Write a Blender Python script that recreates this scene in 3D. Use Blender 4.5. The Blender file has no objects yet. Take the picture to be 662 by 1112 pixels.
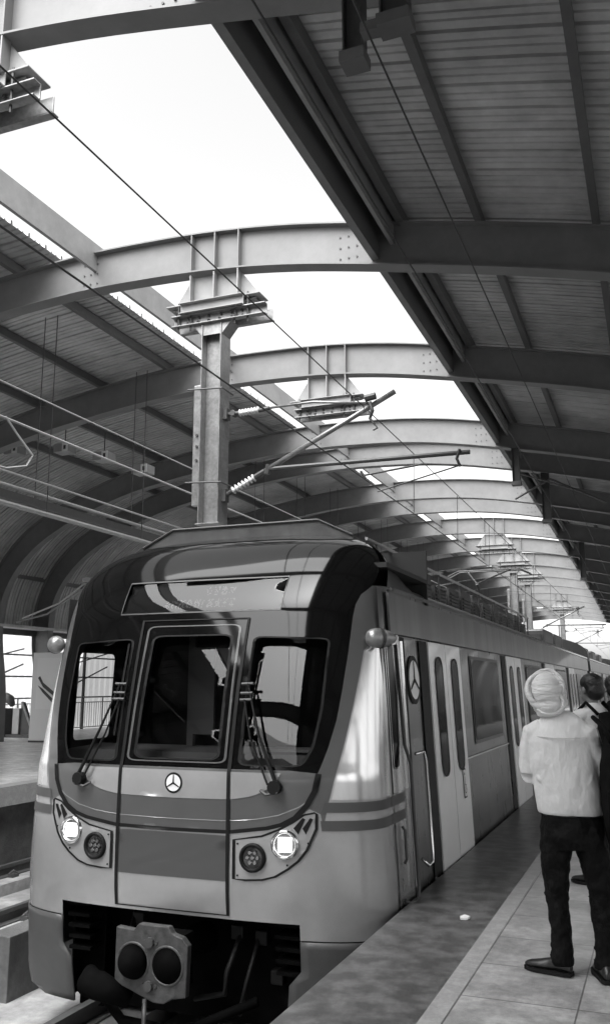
import bpy, bmesh, math, random
from mathutils import Vector, Matrix
from mathutils.geometry import delaunay_2d_cdt
random.seed(7)
PI = math.pi
sc = bpy.context.scene
COL = sc.collection

# ------------------------------------------------------------------ materials (all neutral greys: the photograph is black and white)
def mat(name, v, rough=.6, metal=0., noise=0., nscale=8., bump=0., bscale=60., bdist=.01, coat=0., spec=.5, stretch=None, dirt=0.):
    m = bpy.data.materials.new(name); m.use_nodes = True
    nt = m.node_tree; n = nt.nodes; L = nt.links; b = n['Principled BSDF']
    b.inputs['Base Color'].default_value = (v, v, v, 1)
    b.inputs['Roughness'].default_value = rough; b.inputs['Metallic'].default_value = metal
    b.inputs['Specular IOR Level'].default_value = spec
    if spec < .2: b.inputs['IOR'].default_value = 1.2
    if coat: b.inputs['Coat Weight'].default_value = coat; b.inputs['Coat Roughness'].default_value = .04
    tc = n.new('ShaderNodeTexCoord'); vec = tc.outputs['Object']
    if stretch:
        mp = n.new('ShaderNodeMapping'); mp.inputs['Scale'].default_value = stretch; L.new(vec, mp.inputs[0]); vec = mp.outputs[0]
    if noise:
        t = n.new('ShaderNodeTexNoise'); t.inputs['Scale'].default_value = nscale; t.inputs['Detail'].default_value = 8; t.inputs['Roughness'].default_value = .65
        L.new(vec, t.inputs['Vector'])
        r = n.new('ShaderNodeMapRange'); r.inputs['From Min'].default_value = .3; r.inputs['From Max'].default_value = .7
        r.inputs['To Min'].default_value = v*(1-noise); r.inputs['To Max'].default_value = min(.95, v*(1+noise))
        L.new(t.outputs['Fac'], r.inputs['Value']); src = r.outputs[0]
        if dirt:
            t2 = n.new('ShaderNodeTexNoise'); t2.inputs['Scale'].default_value = nscale*.22; t2.inputs['Detail'].default_value = 5
            L.new(vec, t2.inputs['Vector'])
            r2 = n.new('ShaderNodeMapRange'); r2.inputs['From Min'].default_value = .42; r2.inputs['From Max'].default_value = .62
            r2.inputs['To Min'].default_value = 1-dirt; r2.inputs['To Max'].default_value = 1
            L.new(t2.outputs['Fac'], r2.inputs['Value'])
            mu = n.new('ShaderNodeMath'); mu.operation = 'MULTIPLY'; L.new(src, mu.inputs[0]); L.new(r2.outputs[0], mu.inputs[1]); src = mu.outputs[0]
        L.new(src, b.inputs['Base Color'])
        rr = n.new('ShaderNodeMapRange'); rr.inputs['From Min'].default_value = .3; rr.inputs['From Max'].default_value = .7
        rr.inputs['To Min'].default_value = max(.02, rough*(1-noise*.5)); rr.inputs['To Max'].default_value = min(1, rough*(1+noise*.5))
        L.new(t.outputs['Fac'], rr.inputs['Value']); L.new(rr.outputs[0], b.inputs['Roughness'])
    if bump:
        t = n.new('ShaderNodeTexNoise'); t.inputs['Scale'].default_value = bscale; t.inputs['Detail'].default_value = 4
        L.new(vec, t.inputs['Vector'])
        bp = n.new('ShaderNodeBump'); bp.inputs['Strength'].default_value = bump; bp.inputs['Distance'].default_value = bdist
        L.new(t.outputs['Fac'], bp.inputs['Height']); L.new(bp.outputs[0], b.inputs['Normal'])
    return m

def emit(name, v, s):
    m = bpy.data.materials.new(name); m.use_nodes = True
    b = m.node_tree.nodes['Principled BSDF']; b.inputs['Base Color'].default_value = (v, v, v, 1)
    b.inputs['Emission Color'].default_value = (1, 1, 1, 1); b.inputs['Emission Strength'].default_value = s
    return m

def glass(name, tint, gloss_rough=.01, refl=1.0):
    m = bpy.data.materials.new(name); m.use_nodes = True
    nt = m.node_tree; n = nt.nodes; L = nt.links; n.remove(n['Principled BSDF'])
    o = n['Material Output']; tr = n.new('ShaderNodeBsdfTransparent'); tr.inputs[0].default_value = (tint, tint, tint, 1)
    gl = n.new('ShaderNodeBsdfGlossy'); gl.inputs['Roughness'].default_value = gloss_rough; gl.inputs[0].default_value = (refl, refl, refl, 1)
    fr = n.new('ShaderNodeFresnel'); fr.inputs[0].default_value = 1.5
    mx = n.new('ShaderNodeMixShader'); L.new(fr.outputs[0], mx.inputs[0]); L.new(tr.outputs[0], mx.inputs[1]); L.new(gl.outputs[0], mx.inputs[2])
    L.new(mx.outputs[0], o.inputs[0])
    return m

def tile_mat(name, v, mortar, size, ox, oy, rough=.35, speck=.35):
    m = mat(name, v, rough, noise=speck, nscale=16, bump=.2, bscale=110, dirt=.3)
    nt = m.node_tree; n = nt.nodes; L = nt.links; b = n['Principled BSDF']
    src = b.inputs['Base Color'].links[0].from_socket
    tc = n.new('ShaderNodeTexCoord'); mp = n.new('ShaderNodeMapping'); mp.inputs['Location'].default_value = (-ox, -oy, 0)
    L.new(tc.outputs['Object'], mp.inputs[0])
    br = n.new('ShaderNodeTexBrick'); br.offset = 0; br.inputs['Scale'].default_value = 1; br.inputs['Brick Width'].default_value = size; br.inputs['Row Height'].default_value = size
    br.inputs['Mortar Size'].default_value = .005; br.inputs['Mortar Smooth'].default_value = .3
    br.inputs['Color1'].default_value = (1, 1, 1, 1); br.inputs['Color2'].default_value = (.82, .82, .82, 1); br.inputs['Mortar'].default_value = (mortar, mortar, mortar, 1)
    L.new(mp.outputs[0], br.inputs['Vector'])
    mx = n.new('ShaderNodeMix'); mx.data_type = 'RGBA'; mx.blend_type = 'MULTIPLY'; mx.inputs[0].default_value = 1
    L.new(src, mx.inputs[6]); L.new(br.outputs['Color'], mx.inputs[7]); L.new(mx.outputs[2], b.inputs['Base Color'])
    return m

M = dict(
    steel=mat('painted_steel', .28, .5, noise=.12, nscale=6, bump=.05, dirt=.15),
    beam=mat('beam_paint', .17, .45, noise=.12, nscale=4, bump=.04, dirt=.12),
    purlin=mat('purlin_paint', .10, .5, noise=.15, nscale=5),
    sheet=mat('roof_sheet', .5, .55, metal=.1, noise=.18, nscale=3, dirt=.25),
    galv=mat('galvanised', .30, .38, metal=.6, noise=.22, nscale=22, dirt=.2),
    darkst=mat('dark_steel', .05, .5, noise=.2, nscale=12),
    rust=mat('rail_rust', .06, .6, noise=.3, nscale=20, bump=.2),
    porc=mat('porcelain', .55, .25),
    wire=mat('wire', .03, .5), wirel=mat('wire_light', .45, .35, metal=.5),
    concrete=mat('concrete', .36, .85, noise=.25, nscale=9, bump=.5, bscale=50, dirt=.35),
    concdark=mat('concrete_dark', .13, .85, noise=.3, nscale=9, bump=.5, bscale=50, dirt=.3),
    granite=mat('granite_dark', .14, .34, noise=.35, nscale=28, bump=.12, bscale=160, dirt=.5),
    coping=mat('coping_stone', .36, .4, noise=.15, nscale=50, bump=.1, dirt=.15),
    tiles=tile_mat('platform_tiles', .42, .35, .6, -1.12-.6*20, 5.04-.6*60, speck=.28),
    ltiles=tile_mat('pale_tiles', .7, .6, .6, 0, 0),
    silver=mat('silver_paint', .38, .26, metal=.45, noise=.06, nscale=5, dirt=.08, coat=.5, bump=.01, bscale=8),
    stainless_lit=mat('stainless_lit', .72, .2, metal=.7, noise=.07, nscale=4, stretch=(1, 6, .4)),
    frame=mat('frame_grey', .075, .32, noise=.05, nscale=5, coat=.3),
    bandd=mat('band_dark', .06, .35, coat=.25), stripe=mat('stripe_dark', .07, .45, spec=.3),
    skirt=mat('skirt_grey', .06, .45, noise=.15, nscale=6, dirt=.2),
    mask=mat('black_mask', .004, .06, spec=.22, coat=.03),
    black=mat('black_rubber', .005, .6, spec=.25), shade_black=mat('under_shade_black', .004, .9, spec=.1, noise=.4, nscale=8),  # second black: dark under-car parts with their shade put into the colour
    side=mat('side_grey', .12, .28, metal=.25, noise=.08, nscale=4, coat=.3, stretch=(1, 2, .5), dirt=.3),
    cant=mat('cantrail_grey', .20, .34, metal=.3, noise=.2, nscale=5, coat=.3, stretch=(1, 4, .35), dirt=.3),
    roofm=mat('car_roof', .14, .35, metal=.4, noise=.2, nscale=6, dirt=.3),
    door=mat('door_white', .85, .28, noise=.03, nscale=4, dirt=.06, coat=.3),
    white=mat('white_plastic', .75, .35), chrome=mat('chrome', .72, .12, metal=1.),
    lensd=mat('lens_dark', .03, .12, coat=1.), lensr=mat('reflector', .3, .2, metal=.8),
    glass=glass('windscreen_glass', .42, .01, .6), wglass=mat('tinted_window', .010, .04, coat=.0, spec=.10, noise=.5, nscale=2),
    led=emit('led_dots', .35, .12), lamp=emit('lamp_lit', .9, 1.2), cabgrey=mat('cab_lining', .30, .6), cabdark=mat('cab_dark', .03, .7),
    desk=mat('cab_desk', .55, .5), coupl=mat('coupler_cast', .06, .5, metal=.3, noise=.4, nscale=18, bump=.2),
    cantw=mat('wall_grey', .25, .6, noise=.1, nscale=2), pipe=mat('pipe', .42, .4, metal=.3, noise=.1), poster=mat('poster_white', .7, .5), panelgrey=mat('bin_grey', .35, .45, metal=.4, noise=.1),
)
def screen_mat():
    m = mat('fluted_screen', .8, .6, noise=.15, nscale=1.2)
    nt = m.node_tree; n = nt.nodes; L = nt.links; b = n['Principled BSDF']; o = n['Material Output']
    tl = n.new('ShaderNodeBsdfTranslucent'); tl.inputs[0].default_value = (.9, .9, .9, 1); mx = n.new('ShaderNodeMixShader'); mx.inputs[0].default_value = .7
    L.new(b.outputs[0], mx.inputs[1]); L.new(tl.outputs[0], mx.inputs[2]); L.new(mx.outputs[0], o.inputs[0])
    return m
M['screen'] = screen_mat()

# ------------------------------------------------------------------ mesh helpers
class MB:
    def __init__(s): s.v = []; s.f = []
    def add(s, vs, fs):
        k = len(s.v); s.v += [tuple(v) for v in vs]; s.f += [tuple(i+k for i in f) for f in fs]; return s
    def box(s, x0, x1, y0, y1, z0, z1, mtx=None):
        vs = [Vector((x, y, z)) for z in (z0, z1) for y in (y0, y1) for x in (x0, x1)]
        if mtx: vs = [mtx @ v for v in vs]
        return s.add(vs, [(0, 2, 3, 1), (4, 5, 7, 6), (0, 1, 5, 4), (2, 6, 7, 3), (0, 4, 6, 2), (1, 3, 7, 5)])
    def tube(s, pts, r, n=8, caps=True):
        pts = [Vector(p) for p in pts]; rs = r if isinstance(r, (list, tuple)) else [r]*len(pts)
        rings = []; up = Vector((0, 0, 1)); a = None
        for i, p in enumerate(pts):
            d = (pts[min(i+1, len(pts)-1)]-pts[max(i-1, 0)]).normalized()
            if a is None: a = d.cross(up) if abs(d.dot(up)) < .95 else d.cross(Vector((1, 0, 0)))
            a = (a-d*a.dot(d)).normalized()
            b = d.cross(a).normalized()
            rings.append([p+(a*math.cos(t)+b*math.sin(t))*rs[i] for t in [2*PI*k/n for k in range(n)]])
        vs = [v for r_ in rings for v in r_]; fs = []
        for i in range(len(pts)-1):
            for k in range(n):
                fs.append((i*n+k, i*n+(k+1) % n, (i+1)*n+(k+1) % n, (i+1)*n+k))
        if caps: fs += [tuple(range(n))[::-1], tuple((len(pts)-1)*n+k for k in range(n))]
        return s.add(vs, fs)
    def prism(s, poly, d, z0=None):
        """poly: list of 3D points (planar), extruded by vector d"""
        n = len(poly); d = Vector(d)
        vs = [Vector(p) for p in poly]+[Vector(p)+d for p in poly]
        return s.add(vs, [tuple(range(n))[::-1], tuple(range(n, 2*n))]+[(i, (i+1) % n, n+(i+1) % n, n+i) for i in range(n)])
    def build(s, name, m, parent=None, smooth=False, bevel=0, auto=None):
        me = bpy.data.meshes.new(name); me.from_pydata(s.v, [], s.f); me.validate(); 
        bm = bmesh.new(); bm.from_mesh(me); bmesh.ops.recalc_face_normals(bm, faces=bm.faces); bm.to_mesh(me); bm.free()
        if m: me.materials.append(M[m] if isinstance(m, str) else m)
        o = bpy.data.objects.new(name, me); COL.objects.link(o)
        if parent: o.parent = parent
        if smooth: me.polygons.foreach_set('use_smooth', [True]*len(me.polygons))
        if bevel:
            b = o.modifiers.new('b', 'BEVEL'); b.width = bevel; b.segments = 2; b.limit_method = 'ANGLE'
        return o
def thing(name, label, cat, loc=(0, 0, 0), rz=0, group=None):
    o = bpy.data.objects.new(name, None); COL.objects.link(o); o.location = loc; o.rotation_euler = (0, 0, rz); o.empty_display_size = .2
    o['label'] = label; o['category'] = cat
    if group: o['group'] = group
    return o
def tag(o, label, cat, group=None):
    o['label'] = label; o['category'] = cat
    if group: o['group'] = group
    return o
def struct(o): o['kind'] = 'structure'; return o
def kids(o): return list(o.children)
def dup(root, loc=None, rz=None, label=None):
    r = root.copy(); COL.objects.link(r)
    if loc is not None: r.location = loc
    if rz is not None: r.rotation_euler = (0, 0, rz)
    if label: r['label'] = label
    for ch in kids(root):
        c = ch.copy(); COL.objects.link(c); c.parent = r
        for g in kids(ch):
            d = g.copy(); COL.objects.link(d); d.parent = c
    return r
KAP = .00033                       # the station lies on a very gentle left-hand curve
def T(x, s, z):
    a = KAP*s; return Vector((-KAP*s*s/2*(1 if s > 0 else -1)+x*math.cos(a), s+x*math.sin(a), z))
def TM(s): return (T(0, s, 0), KAP*s)

# ------------------------------------------------------------------ camera
th, ps, f = math.radians(11.14), math.radians(21.76), 955/1112
cam = bpy.data.cameras.new('camera'); co = bpy.data.objects.new('camera', cam); COL.objects.link(co)
co.location = (0, 0, 1.62)
Fw = Vector((-math.sin(ps)*math.cos(th), math.cos(ps)*math.cos(th), math.sin(th)))
co.rotation_euler = Fw.to_track_quat('-Z', 'Y').to_euler()
cam.sensor_fit = 'VERTICAL'; cam.sensor_height = 36; cam.lens = 36*f; cam.clip_start = .05; cam.clip_end = 3000
sc.camera = co

# ------------------------------------------------------------------ light
w = bpy.data.worlds.new('World'); sc.world = w; w.use_nodes = True
n = w.node_tree.nodes; L = w.node_tree.links; bg = n['Background']
sky = n.new('ShaderNodeTexSky'); sky.sky_type = 'NISHITA'; sky.sun_disc = False
SE, SR = math.radians(62), math.radians(188)
sky.sun_elevation = SE; sky.sun_rotation = SR; sky.air_density = 1.0; sky.dust_density = 4.0; sky.ozone_density = 1
bw = n.new('ShaderNodeRGBToBW'); L.new(sky.outputs[0], bw.inputs[0]); L.new(bw.outputs[0], bg.inputs[0]); bg.inputs[1].default_value = .135
sl = bpy.data.lights.new('sun', 'SUN'); so = bpy.data.objects.new('sun', sl); COL.objects.link(so)
sl.energy = 1.5; sl.angle = math.radians(70); sl.color = (1, 1, 1)
sd = Vector((math.sin(SR)*math.cos(SE), math.cos(SR)*math.cos(SE), math.sin(SE)))
so.rotation_euler = (-sd).to_track_quat('-Z', 'Y').to_euler()
sc.view_settings.view_transform = 'Standard'; sc.view_settings.look = 'None'; sc.view_settings.gamma = 1
sc.view_settings.exposure = 2.15
sc.render.engine = 'CYCLES'
sc.cycles.max_bounces = 8; sc.cycles.diffuse_bounces = 5; sc.cycles.glossy_bounces = 4; sc.cycles.transparent_max_bounces = 8
sc.cycles.use_denoising = True; sc.cycles.sample_clamp_indirect = 6
sc.cycles.use_adaptive_sampling = True

# ------------------------------------------------------------------ setting: ground, decks, platforms
RAILX, GZ = -3.55, -1.15
g = struct(MB().add([(-900, -900, -9), (900, -900, -9), (900, 900, -9), (-900, 900, -9)], [(0, 1, 2, 3)]).build('ground', mat('city_ground', .1, .9, noise=.4, nscale=.1)))
NS = [-63+3*i for i in range(55)]
def ribbon(name, m, x0, x1, z0, z1, ss=NS):
    """long solid along the track between x0..x1 and z0..z1, following the curve"""
    b = MB(); vs = []; fs = []
    for s in ss:
        vs += [T(x0, s, z0), T(x1, s, z0), T(x1, s, z1), T(x0, s, z1)]
    for i in range(len(ss)-1):
        for k in range(4): fs.append((4*i+k, 4*i+(k+1) % 4, 4*i+4+(k+1) % 4, 4*i+4+k))
    fs += [(0, 3, 2, 1), tuple(4*(len(ss)-1)+k for k in range(4))]
    b.add(vs, fs); return b.build(name, m)
LPX = -9.55
struct(ribbon('track_bed', 'concrete', LPX+.02, -1.97, GZ-.6, GZ))
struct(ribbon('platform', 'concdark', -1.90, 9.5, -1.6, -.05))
struct(ribbon('platform_floor', 'tiles', -1.12, 9.5, -.049, 0))
struct(ribbon('platform_border', 'coping', -1.232, -1.121, -.049, .001))
struct(ribbon('platform_edge', 'granite', -1.895, -1.233, -.049, 0))
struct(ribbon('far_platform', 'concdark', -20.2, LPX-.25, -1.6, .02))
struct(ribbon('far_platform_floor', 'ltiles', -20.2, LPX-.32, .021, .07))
struct(ribbon('far_platform_edge', 'coping', LPX-.31, LPX, -.22, .07))
# tracks: plinths and rails
def plinth(cx_, m='concrete'):
    struct(ribbon('track_plinth', m, cx_-.33, cx_+.33, GZ, -1.0))
for cx_ in (RAILX-.84, RAILX+.84): plinth(cx_, 'concdark')  # darker concrete here paints in the shade under the train
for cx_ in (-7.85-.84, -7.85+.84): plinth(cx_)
def rail(x, label):
    b = MB(); prof = [(-.07, 0), (.07, 0), (.07, .015), (.012, .03), (.012, .11), (.036, .12), (.036, .16), (-.036, .16), (-.036, .12), (-.012, .11), (-.012, .03), (-.07, .015)]
    vs = []; fs = []; k = len(prof); ss = NS[19:]
    for s in ss: vs += [T(x+a, s, -1.0+c) for a, c in prof]
    for i in range(len(ss)-1):
        for j in range(k): fs.append((k*i+j, k*i+(j+1) % k, k*i+k+(j+1) % k, k*i+k+j))
    b.add(vs, fs); return tag(b.build('rail', 'rust'), label, 'rail', 'steel running rails')
rail(RAILX-.84, 'dark running rail on the far side of the train front, near bottom left')
rail(RAILX+.84, 'dark running rail under the train beside the near platform')
rail(-7.85-.84, 'running rail of the empty track closest to the far platform')
rail(-7.85+.84, 'running rail of the empty track closest to the train')
# rail clips on the empty track (one object, past counting)
b = MB()
for cx_ in (-7.85-.84, -7.85+.84):
    for i in range(60):
        s = 4+i*.6
        for d in (-.12, .12):
            p = T(cx_+d, s, -1.0); b.box(p.x-.05, p.x+.05, p.y-.06, p.y+.06, -1.0, -.95)
            b.tube([p+Vector((-.03, -.05, .05)), p+Vector((0, 0, .09)), p+Vector((.03, .05, .05))], .012, 6)
o = b.build('rail_clips', 'rust'); o['kind'] = 'stuff'; o['label'] = 'small iron rail clips along the empty track'; o['category'] = 'rail clips'
wl = MB()
for i in range(20):
    s = 6.9+i*4
    wl.box(-5.86, -5.60, s, s+3.985, GZ-.02, -.6)
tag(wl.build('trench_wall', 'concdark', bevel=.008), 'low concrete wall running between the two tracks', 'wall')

# ------------------------------------------------------------------ roof arches
PROF = [(-17.15, -.3), (-17.2, 1.5), (-17.42, 2.9), (-17.38, 3.9), (-17.0, 4.75), (-16.3, 5.48), (-15.4, 6.02), (-14.5, 6.40), (-13.5, 6.74), (-12.3, 7.02), (-11, 7.24), (-9.7, 7.42), (-8.0, 7.55),
        (-6.7, 7.55), (-5.5, 7.49), (-4.4, 7.36), (-3.2, 7.14), (-1.8, 6.85), (-.3, 6.49), (1.5, 5.98), (3.5, 5.3), (5, 4.65), (6.2, 3.9), (6.9, 2.9), (7.2, 1.5), (7.25, -.3)]
def catmull(P, k=4):
    out = []
    for i in range(len(P)-1):
        p0 = P[max(i-1, 0)]; p1 = P[i]; p2 = P[i+1]; p3 = P[min(i+2, len(P)-1)]
        for j in range(k):
            t = j/k
            out.append(tuple(.5*((2*p1[a])+(-p0[a]+p2[a])*t+(2*p0[a]-5*p1[a]+4*p2[a]-p3[a])*t*t+(-p0[a]+3*p1[a]-3*p2[a]+p3[a])*t**3) for a in (0, 1)))
    return out+[P[-1]]
ARC = catmull(PROF, 4)
def offs(P, d):
    out = []
    for i, p in enumerate(P):
        a = P[max(i-1, 0)]; c = P[min(i+1, len(P)-1)]; tx, tz = c[0]-a[0], c[1]-a[1]; l = math.hypot(tx, tz)
        out.append((p[0]-tz/l*d, p[1]+tx/l*d))
    return out
def arcz(x, d=0.):
    P = offs(ARC, d)
    for a, c in zip(P, P[1:]):
        if a[0] <= x <= c[0] and a[1] > 3: t = (x-a[0])/(c[0]-a[0]); return a[1]+(c[1]-a[1])*t
    return 5.
BD = .62
def arch_strip(b, P0, P1, y0, y1):
    n = len(P0); vs = []; fs = []
    for p, q in zip(P0, P1): vs += [(p[0], y0, p[1]), (q[0], y0, q[1]), (q[0], y1, q[1]), (p[0], y1, p[1])]
    for i in range(n-1):
        for k in range(4): fs.append((4*i+k, 4*i+(k+1) % 4, 4*i+4+(k+1) % 4, 4*i+4+k))
    b.add(vs, fs)
def beam_mesh():
    b = MB()
    arch_strip(b, offs(ARC, .022), offs(ARC, BD-.022), -.008, .008)
    arch_strip(b, ARC, offs(ARC, .022), -.125, .125)
    arch_strip(b, offs(ARC, BD-.022), offs(ARC, BD), -.11, .11)
    return b
ST = [-58, -53, -48.2, -43.3, -38.4, -33.5, -28.6, -23.7, -18.8, -13.9, -9.0, -4.1, .75, 5.65, 10.57, 15.27, 20.45, 22.75, 27.45, 29.9, 34.6, 39.6, 44.6, 49.6, 54.5, 59.5, 64.5, 69.4, 74.2, 79, 83.85]
bt = thing('roof_beam', 'curved steel roof beam overhead at the top edge of the photo', 'roof beam', group='curved steel roof beams')
beam_mesh().build('web', 'beam', bt)
bl = MB()
for x in (-3.55, -7.75):
    for dx in (-.12, 0, .12):
        for dz in (.14, .3, .46):
            z = arcz(x)+dz; bl.tube([(x+dx, -.02, z), (x+dx, -.008, z)], .014, 6)
bl.build('splice_bolts', 'darkst', bt)
sb = MB()
for dx in (-.38, 0, .38):
    x = -5.56+dx; z = arcz(x); sb.box(x-.008, x+.008, -.115, -.009, z+.023, arcz(x, BD)-.03)
sb_o = sb.build('stiffener_plates', 'beam', bt)
names = {3: None}
ordn = ['first', 'second', 'third', 'fourth', 'fifth', 'sixth', 'seventh', 'eighth']
BRK = {13, 14, 15, 20, 21, 22, 26}
for i, s in enumerate(ST):
    p, a = TM(s)
    if i < 13: lab = 'curved steel roof beam behind the photographer'
    elif i == 13: lab = 'nearest curved roof beam, cut by the top edge above the large sky opening'
    elif i == 14: lab = 'curved roof beam that carries the big tapered bracket and hanging post'
    elif i == 15: lab = 'curved roof beam next behind the hanging post, with an empty bracket'
    elif i == 16: lab = 'near beam of the first closely spaced pair of roof beams'
    elif i == 17: lab = 'far beam of the first closely spaced pair of roof beams'
    elif i == 18: lab = 'near beam of the second closely spaced pair of roof beams'
    elif i == 19: lab = 'far beam of the second closely spaced pair of roof beams'
    elif i == len(ST)-1: lab = 'last curved roof beam, at the open end of the station'
    else: lab = 'distant curved roof beam in the even row beyond the paired beams'
    if i == 13: o = bt; o.location = p; o.rotation_euler = (0, 0, a)
    else:
        o = dup(bt, p, a)
        if i not in BRK:
            for ch in kids(o):
                if ch.name.startswith('stiff'): bpy.data.objects.remove(ch)
    o['label'] = lab

# roof canopy: sheeting and purlins
can = thing('roof_canopy', 'dark ribbed metal roof sheeting on purlins, spanning both platforms', 'roof')
def sheet(P, ss0, ss1, name):
    unit = [(0, 0), (.012, .07), (.042, .07), (.054, 0), (.15, 0), (.158, .022), (.176, .022), (.184, 0), (.26, 0), (.268, .022), (.286, .022), (.294, 0)]
    s = ss0; rows = []
    while s < ss1:
        for (u, h) in (unit if -12 < s < 32 else unit[:4]): rows.append((s+u, h))
        s += .4
    rows.append((ss1, 0)); nP = len(P); vs = []; fs = []
    Q = [offs(P, h) for h in (0, .07, .022)]; ix = {0: 0, .07: 1, .022: 2}
    for (r, h) in rows:
        for q in Q[ix[h]]: vs.append(T(q[0], r, q[1]))
    for i in range(len(rows)-1):
        for j in range(nP-1): fs.append((i*nP+j, i*nP+j+1, (i+1)*nP+j+1, (i+1)*nP+j))
    return MB().add(vs, fs).build(name, 'sheet', can)
SH = offs(ARC, BD+.17)
SHL = [p for p in SH if p[0] < -8.47 and (p[1] > 3.05)]+[(-8.45, arcz(-8.45, BD+.17))]
SHR = [(-3.22, arcz(-3.22, BD+.17))]+[p for p in SH if p[0] > -3.15 and (p[1] > 4.3)]
sheet(SHL, -58.1, 84.2, 'roof_sheet'); sheet(SHR, -58.1, 84.2, 'roof_sheet')
def purlin(x, w_, z0, z1, m='purlin', nrm=True):
    b = MB(); zc = arcz(x, BD)
    vs = []; fs = []; ss = [-58.1]+ST[1:]+[84.1]
    for s in ss: vs += [T(x-w_/2, s, zc+z0), T(x+w_/2, s, zc+z0), T(x+w_/2, s, zc+z1), T(x-w_/2, s, zc+z1)]
    for i in range(len(ss)-1):
        for k in range(4): fs.append((4*i+k, 4*i+(k+1) % 4, 4*i+4+(k+1) % 4, 4*i+4+k))
    fs += [(0, 3, 2, 1), tuple(4*(len(ss)-1)+k for k in range(4))]
    b.add(vs, fs); return b.build('purlin', m, can)
for x in (-9.13, -10.75, -12.35, -13.8): purlin(x, .09, .0, .15)
for x in (-1.76, -.34, 1.1, 2.5, 3.9): purlin(x, .09, .0, .15)
for (x, z) in ((-16.9, 6.4), (-17.9, 4.9), (-18.05, 3.2), (5.6, 5.4)):
    b = MB()
    for i in range(len(ST)-1):
        p, q = T(x, ST[i], z), T(x, ST[i+1], z); b.box(p.x-.07, p.x+.07, p.y, q.y-.01, z-.09, z+.09)
    b.build('purlin', 'purlin', can)
# edge members of the long roof opening
for (x, w_, z0, z1, m) in ((-3.17, .10, -.52, .16, 'beam'), (-2.93, .05, -.30, .17, 'steel'), (-2.80, .10, -.02, .16, 'purlin'), (-7.68, .06, -.28, .16, 'steel')):
    o = purlin(x, w_, z0, z1, m); o.name = 'opening_edge_beam'
# side walls with a translucent fluted screen at the lower part
def run_(x, z): return [T(x, s, z) for s in range(8, 80, 4)]
def wall(x, x2, z0, z1, m, name, lab, s0=-57, s1=84, amp=.03, per=.16):
    b = MB(); vs = []; fs = []; N = int((s1-s0)/per*2)
    for i in range(N+1):
        s = s0+(s1-s0)*i/N; d = amp if i % 2 else 0
        vs += [T(x+d, s, z0), T(x2+d, s, z1)]
    for i in range(N): fs.append((2*i, 2*i+1, 2*i+3, 2*i+2))
    return tag(b.add(vs, fs).build(name, m), lab, 'wall')
wall(-19.6, -19.6, .08, 3.4, 'screen', 'fluted_screen', 'bright translucent fluted screen behind the far platform railing', s0=20.5, per=.36)
b = MB()
for i in range(24):
    p = T(-19.45, 10+i*2.5, 0); b.box(p.x-.04, p.x+.04, p.y-.04, p.y+.04, .07, 3.4)
for z in (1.9, 2.6): b.tube(run_(-19.45, z), .03, 6)
for i in range(12):
    s = 12+i*4.9; b.tube([T(-19.4, s, 1.6), T(-19.4, s+2.2, 2.3)], .025, 6); b.tube([T(-19.4, s, 2.35), T(-19.4, s+2.2, 2.8)], .025, 6)
tag(b.build('screen_frame', 'darkst'), 'thin dark frame bars in front of the bright fluted screen', 'frame')
wall(7.9, 7.9, -.2, 1.1, 'cantw', 'added_side_wall', 'unseen grey wall added along the near platform to limit side light', per=.36)  # unseen wall, added to hold back light from the side
tag(MB().box(-19.3, -17.5, -57, 84, 3.28, 3.36).build('wall_sheet_edge', 'sheet'), 'dark flat flashing above the fluted screen', 'flashing')
def bar_run(name, x, zs, r, m, lab, cat, s0=8, s1=80, parent=None):
    b = MB()
    for z in zs: b.tube([T(x, s, z) for s in range(s0, s1, 4)], r, 6)
    o = b.build(name, m, parent)
    if not parent: tag(o, lab, cat)
    return o
# handrail on the far platform
hr = thing('platform_railing', 'metal railing with close balusters along the far platform wall', 'railing')
bar_run('top_rail', -19.2, (1.2,), .03, 'galv', '', '', parent=hr); bar_run('lower_rail', -19.2, (1.02, .15), .018, 'galv', '', '', parent=hr)
b = MB()
for i in range(230):
    p = T(-19.2, 14+i*.14, 0); b.tube([p+Vector((0, 0, .15)), p+Vector((0, 0, 1.02))], .009, 4)
o = b.build('balusters', 'darkst', hr); o['kind'] = 'stuff'
for i in range(14):
    p = T(-19.2, 14+i*2.4, 0); MB().tube([p+Vector((0, 0, .07)), p+Vector((0, 0, 1.2))], .025, 8).build('post', 'galv', hr)

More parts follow.
